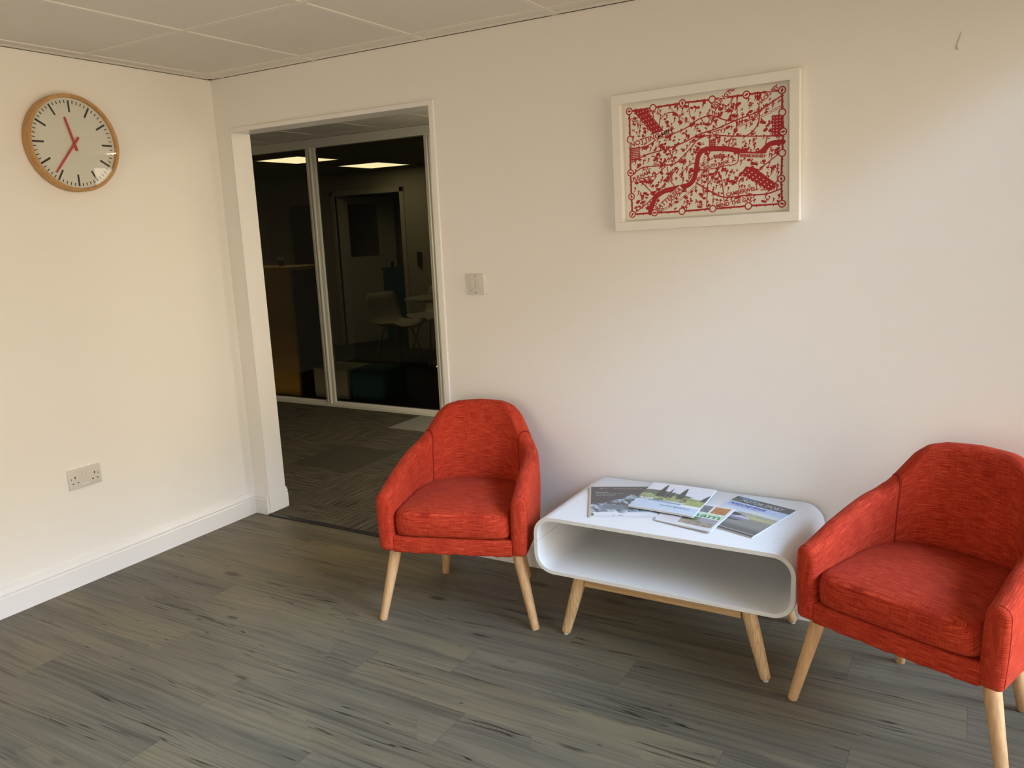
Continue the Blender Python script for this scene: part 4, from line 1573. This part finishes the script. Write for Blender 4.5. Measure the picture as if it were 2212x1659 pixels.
SEAM_S = .36
def tub_part(name, s0, s1, r0, r1, N, parent):
    """r0, r1: end rounding radii (metres)"""
    st = []
    steps = 4
    L = ARC
    for i in range(steps + 1):
        a = math.pi / 2 * i / steps
        st.append((s0 + (r0 / L) * (1 - math.cos(a)) if False else s0 + (r0 / L) * (1 - math.sin(math.pi / 2 - a) if False else (1 - math.cos(a))), r0 * (1 - math.sin(a))))
    for i in range(1, N):
        st.append((s0 + r0 / L + (s1 - s0 - (r0 + r1) / L) * i / N, 0))
    for i in range(steps + 1):
        a = math.pi / 2 * (1 - i / steps)
        st.append((s1 - (r1 / L) * (1 - math.cos(a)), r1 * (1 - math.sin(a))))
    verts, faces, uvs = [], [], []
    n = None
    for s, sh in st:
        sec = tub_section(s, sh)
        n = len(sec)
        hs = interp(AH_S, abs(s) * L)
        for (p, c), j in zip(sec, range(n)):
            verts.append(p)
            kk, h0 = (.35, .757) if abs(s) < SEAM_S else (1.0, .60)
            CC = 2 * h0 + .03
            w = p[2] - kk * (hs - h0)
            wt_ = hs - .026 - kk * (hs - h0)
            if j <= 5:
                vv = w
            elif j <= 12:
                vv = wt_ + (CC - 2 * wt_) * (j - 5) / 8
            else:
                vv = CC - w
            uvs.append((s * L, vv))
    K = len(st)
    for k in range(K - 1):
        for i in range(n):
            a, b_ = k * n + i, k * n + (i + 1) % n
            faces.append((a, b_, b_ + n, a + n))
    faces.append(tuple(range(n)))
    faces.append(tuple(reversed(range((K - 1) * n, K * n))))
    # per-vertex uv seam on the closing column is on the underside
    o = me_obj(name, verts, faces, M['fabric'], parent, smooth=True, uvs=uvs)
    bm = bmesh.new()
    bm.from_mesh(o.data)
    bmesh.ops.recalc_face_normals(bm, faces=bm.faces)
    bm.to_mesh(o.data)
    bm.free()
    o.data.set_sharp_from_angle(angle=math.radians(60))
    return o

def cushion_outline(inset, n=72):
    pts = []
    a, fr, bk = .2245 - inset, .250 - inset, .205 - inset
    for i in range(n):
        th = 2 * math.pi * i / n
        c, s = math.cos(th), math.sin(th)
        if s >= 0:                                   # front half: squarish with small corner radius
            e = 2 / 9.0
            R, F = a * math.copysign(abs(c) ** e, c), fr * abs(s) ** e
        else:
            e1, e2 = 2 / 3.2, 2 / 2.6
            R, F = a * math.copysign(abs(c) ** e1, c), -bk * abs(s) ** e2
        # narrow slightly to the back so it follows the shell
        pts.append((R, F + .0))
    return pts

def make_armchair(label):
    t = thing('armchair', label, 'armchair', group=None)
    SEAM = .36
    tub_part('backrest', -SEAM + .0008, SEAM - .0008, .004, .004, 48, t)
    for sg in (-1, 1):
        a, b_ = (SEAM + .0008, 1.0) if sg > 0 else (-1.0, -SEAM - .0008)
        arm = tub_part('armrest', a, b_, .004 if sg > 0 else .020, .020 if sg > 0 else .004, 26, t)
        # piping down the outer edge of the arm front, and the seam loop by the backrest
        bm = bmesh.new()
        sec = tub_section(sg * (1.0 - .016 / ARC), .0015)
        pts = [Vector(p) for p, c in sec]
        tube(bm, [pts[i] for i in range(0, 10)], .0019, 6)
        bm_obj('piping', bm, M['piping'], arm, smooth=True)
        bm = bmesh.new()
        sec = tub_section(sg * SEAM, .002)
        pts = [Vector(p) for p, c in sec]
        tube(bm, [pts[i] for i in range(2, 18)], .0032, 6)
        bm_obj('seam', bm, M['piping'], arm, smooth=True)  # dark tube paints the shade line along the seam
    # seat base with front apron
    bm = bmesh.new()
    bx(bm, -.229, .229, -.240, .16, .283, .348, .010, 4)
    bmesh.ops.subdivide_edges(bm, edges=[e for e in bm.edges if abs(e.verts[0].co.x - e.verts[1].co.x) > .3], cuts=24)
    for v in bm.verts:
        if v.co.z < .30:
            v.co.z += .0016 * math.sin(v.co.x * 140) + .0012 * math.sin(v.co.x * 61)
        if v.co.y < -.20:
            v.co.y -= .004 * (1 - (v.co.x / .23) ** 2)
    uvl = bm.loops.layers.uv.new('UVMap')
    for f in bm.faces:
        for lp in f.loops:
            lp[uvl].uv = (lp.vert.co.x + 3, lp.vert.co.y * .8 + lp.vert.co.z)
    bm_obj('seat_base', bm, M['fabric'], t, smooth=True, auto=50)
    # cushion
    prof = [(.030, .349), (.012, .350), (.003, .355), (.0, .364), (-.0015, .385), (-.0015, .405), (.0, .420), (.004, .431), (.011, .438), (.022, .4425), (.045, .447), (.085, .452), (.13, .455), (.17, .4565)]
    verts, uvs, faces = [], [], []
    n = 72
    arc = 0
    for k, (ins, z) in enumerate(prof):
        if k:
            arc += math.hypot(ins - prof[k - 1][0], z - prof[k - 1][1])
        base = cushion_outline(0)
        for i, (R, F) in enumerate(base):
            sR = max(0.0, 1 - ins / .2245)
            cF = .02
            sF = max(0.0, 1 - ins / .228)
            x, y = R * sR, cF + (F - cF) * sF
            verts.append((x, -y, z))
            uvs.append((x + 7, (y if k > 8 else y - (.4425 - z)) + .3))
    for k in range(len(prof) - 1):
        for i in range(n):
            a, b_ = k * n + i, k * n + (i + 1) % n
            faces.append((a, b_, b_ + n, a + n))
    faces.append(tuple(reversed(range(n))))
    c = len(verts)
    verts.append((0, -.02, .457))
    uvs.append((7, .32))
    for i in range(n):
        faces.append(((len(prof) - 1) * n + i, (len(prof) - 1) * n + (i + 1) % n, c))
    cu = me_obj('seat_cushion', verts, faces, M['fabric'], t, smooth=True, uvs=uvs)
    bm = bmesh.new()
    bm.from_mesh(cu.data)
    bmesh.ops.recalc_face_normals(bm, faces=bm.faces)
    bm.to_mesh(cu.data)
    bm.free()
    bm = bmesh.new()
    ol = cushion_outline(0)
    tube(bm, [(R * (1 - .004 / .2245), -(.02 + (F - .02) * (1 - .004 / .228)), .4318) for R, F in ol[-3:] + ol[:40]], .0013, 6)
    bm_obj('cushion_piping', bm, M['fabric'], cu, smooth=True)
    for sx_ in (-1, 1):
        for F0, F1, R0, R1 in ((.185, .218, .232, .296), (-.165, -.218, .142, .180)):
            bm = bmesh.new()
            cyl(bm, (sx_ * R1, -F1, 0), (sx_ * R0, -F0, .290), 0, 0, 24, rings=[(0, .0130), (.012, .0148), (.5, .0184), (1.0, .0225)])
            bm_obj('leg', bm, M['beech'], t, smooth=True, auto=50)
    return t

ch1 = make_armchair('orange-red tub armchair on wooden legs in front of the open doorway')
ch1['group'] = 'orange tub armchairs'
ch1.location = (1.6315, -.3775, 0)
ch1.rotation_euler = (0, 0, math.radians(17.7))

def copy_tree(o, parent=None):
    c = o.copy()
    COL.objects.link(c)
    if parent:
        c.parent = parent
    for ch in list(o.children):
        copy_tree(ch, c)
    return c
ch2 = copy_tree(ch1)
ch2['label'] = 'orange-red tub armchair at the right edge, beside the white coffee table'
ch2.location = (3.2463, -.4417, 0)
ch2.rotation_euler = (0, 0, math.radians(-21.5))

# pencil-thin mark and nail hole high on the back wall
bm = bmesh.new()
tube(bm, [(3.220, -.0008, 1.955), (3.214, -.0012, 1.935), (3.209, -.0008, 1.917)], .0010, 5)
tube(bm, [(3.209, -.0006, 1.918), (3.2105, -.003, 1.912), (3.213, -.0008, 1.907)], .0018, 5)
tag(bm_obj('wall_scuff', bm, M['ink_grey']), 'tiny grey scuff mark high on the back wall, right of the picture', 'mark')
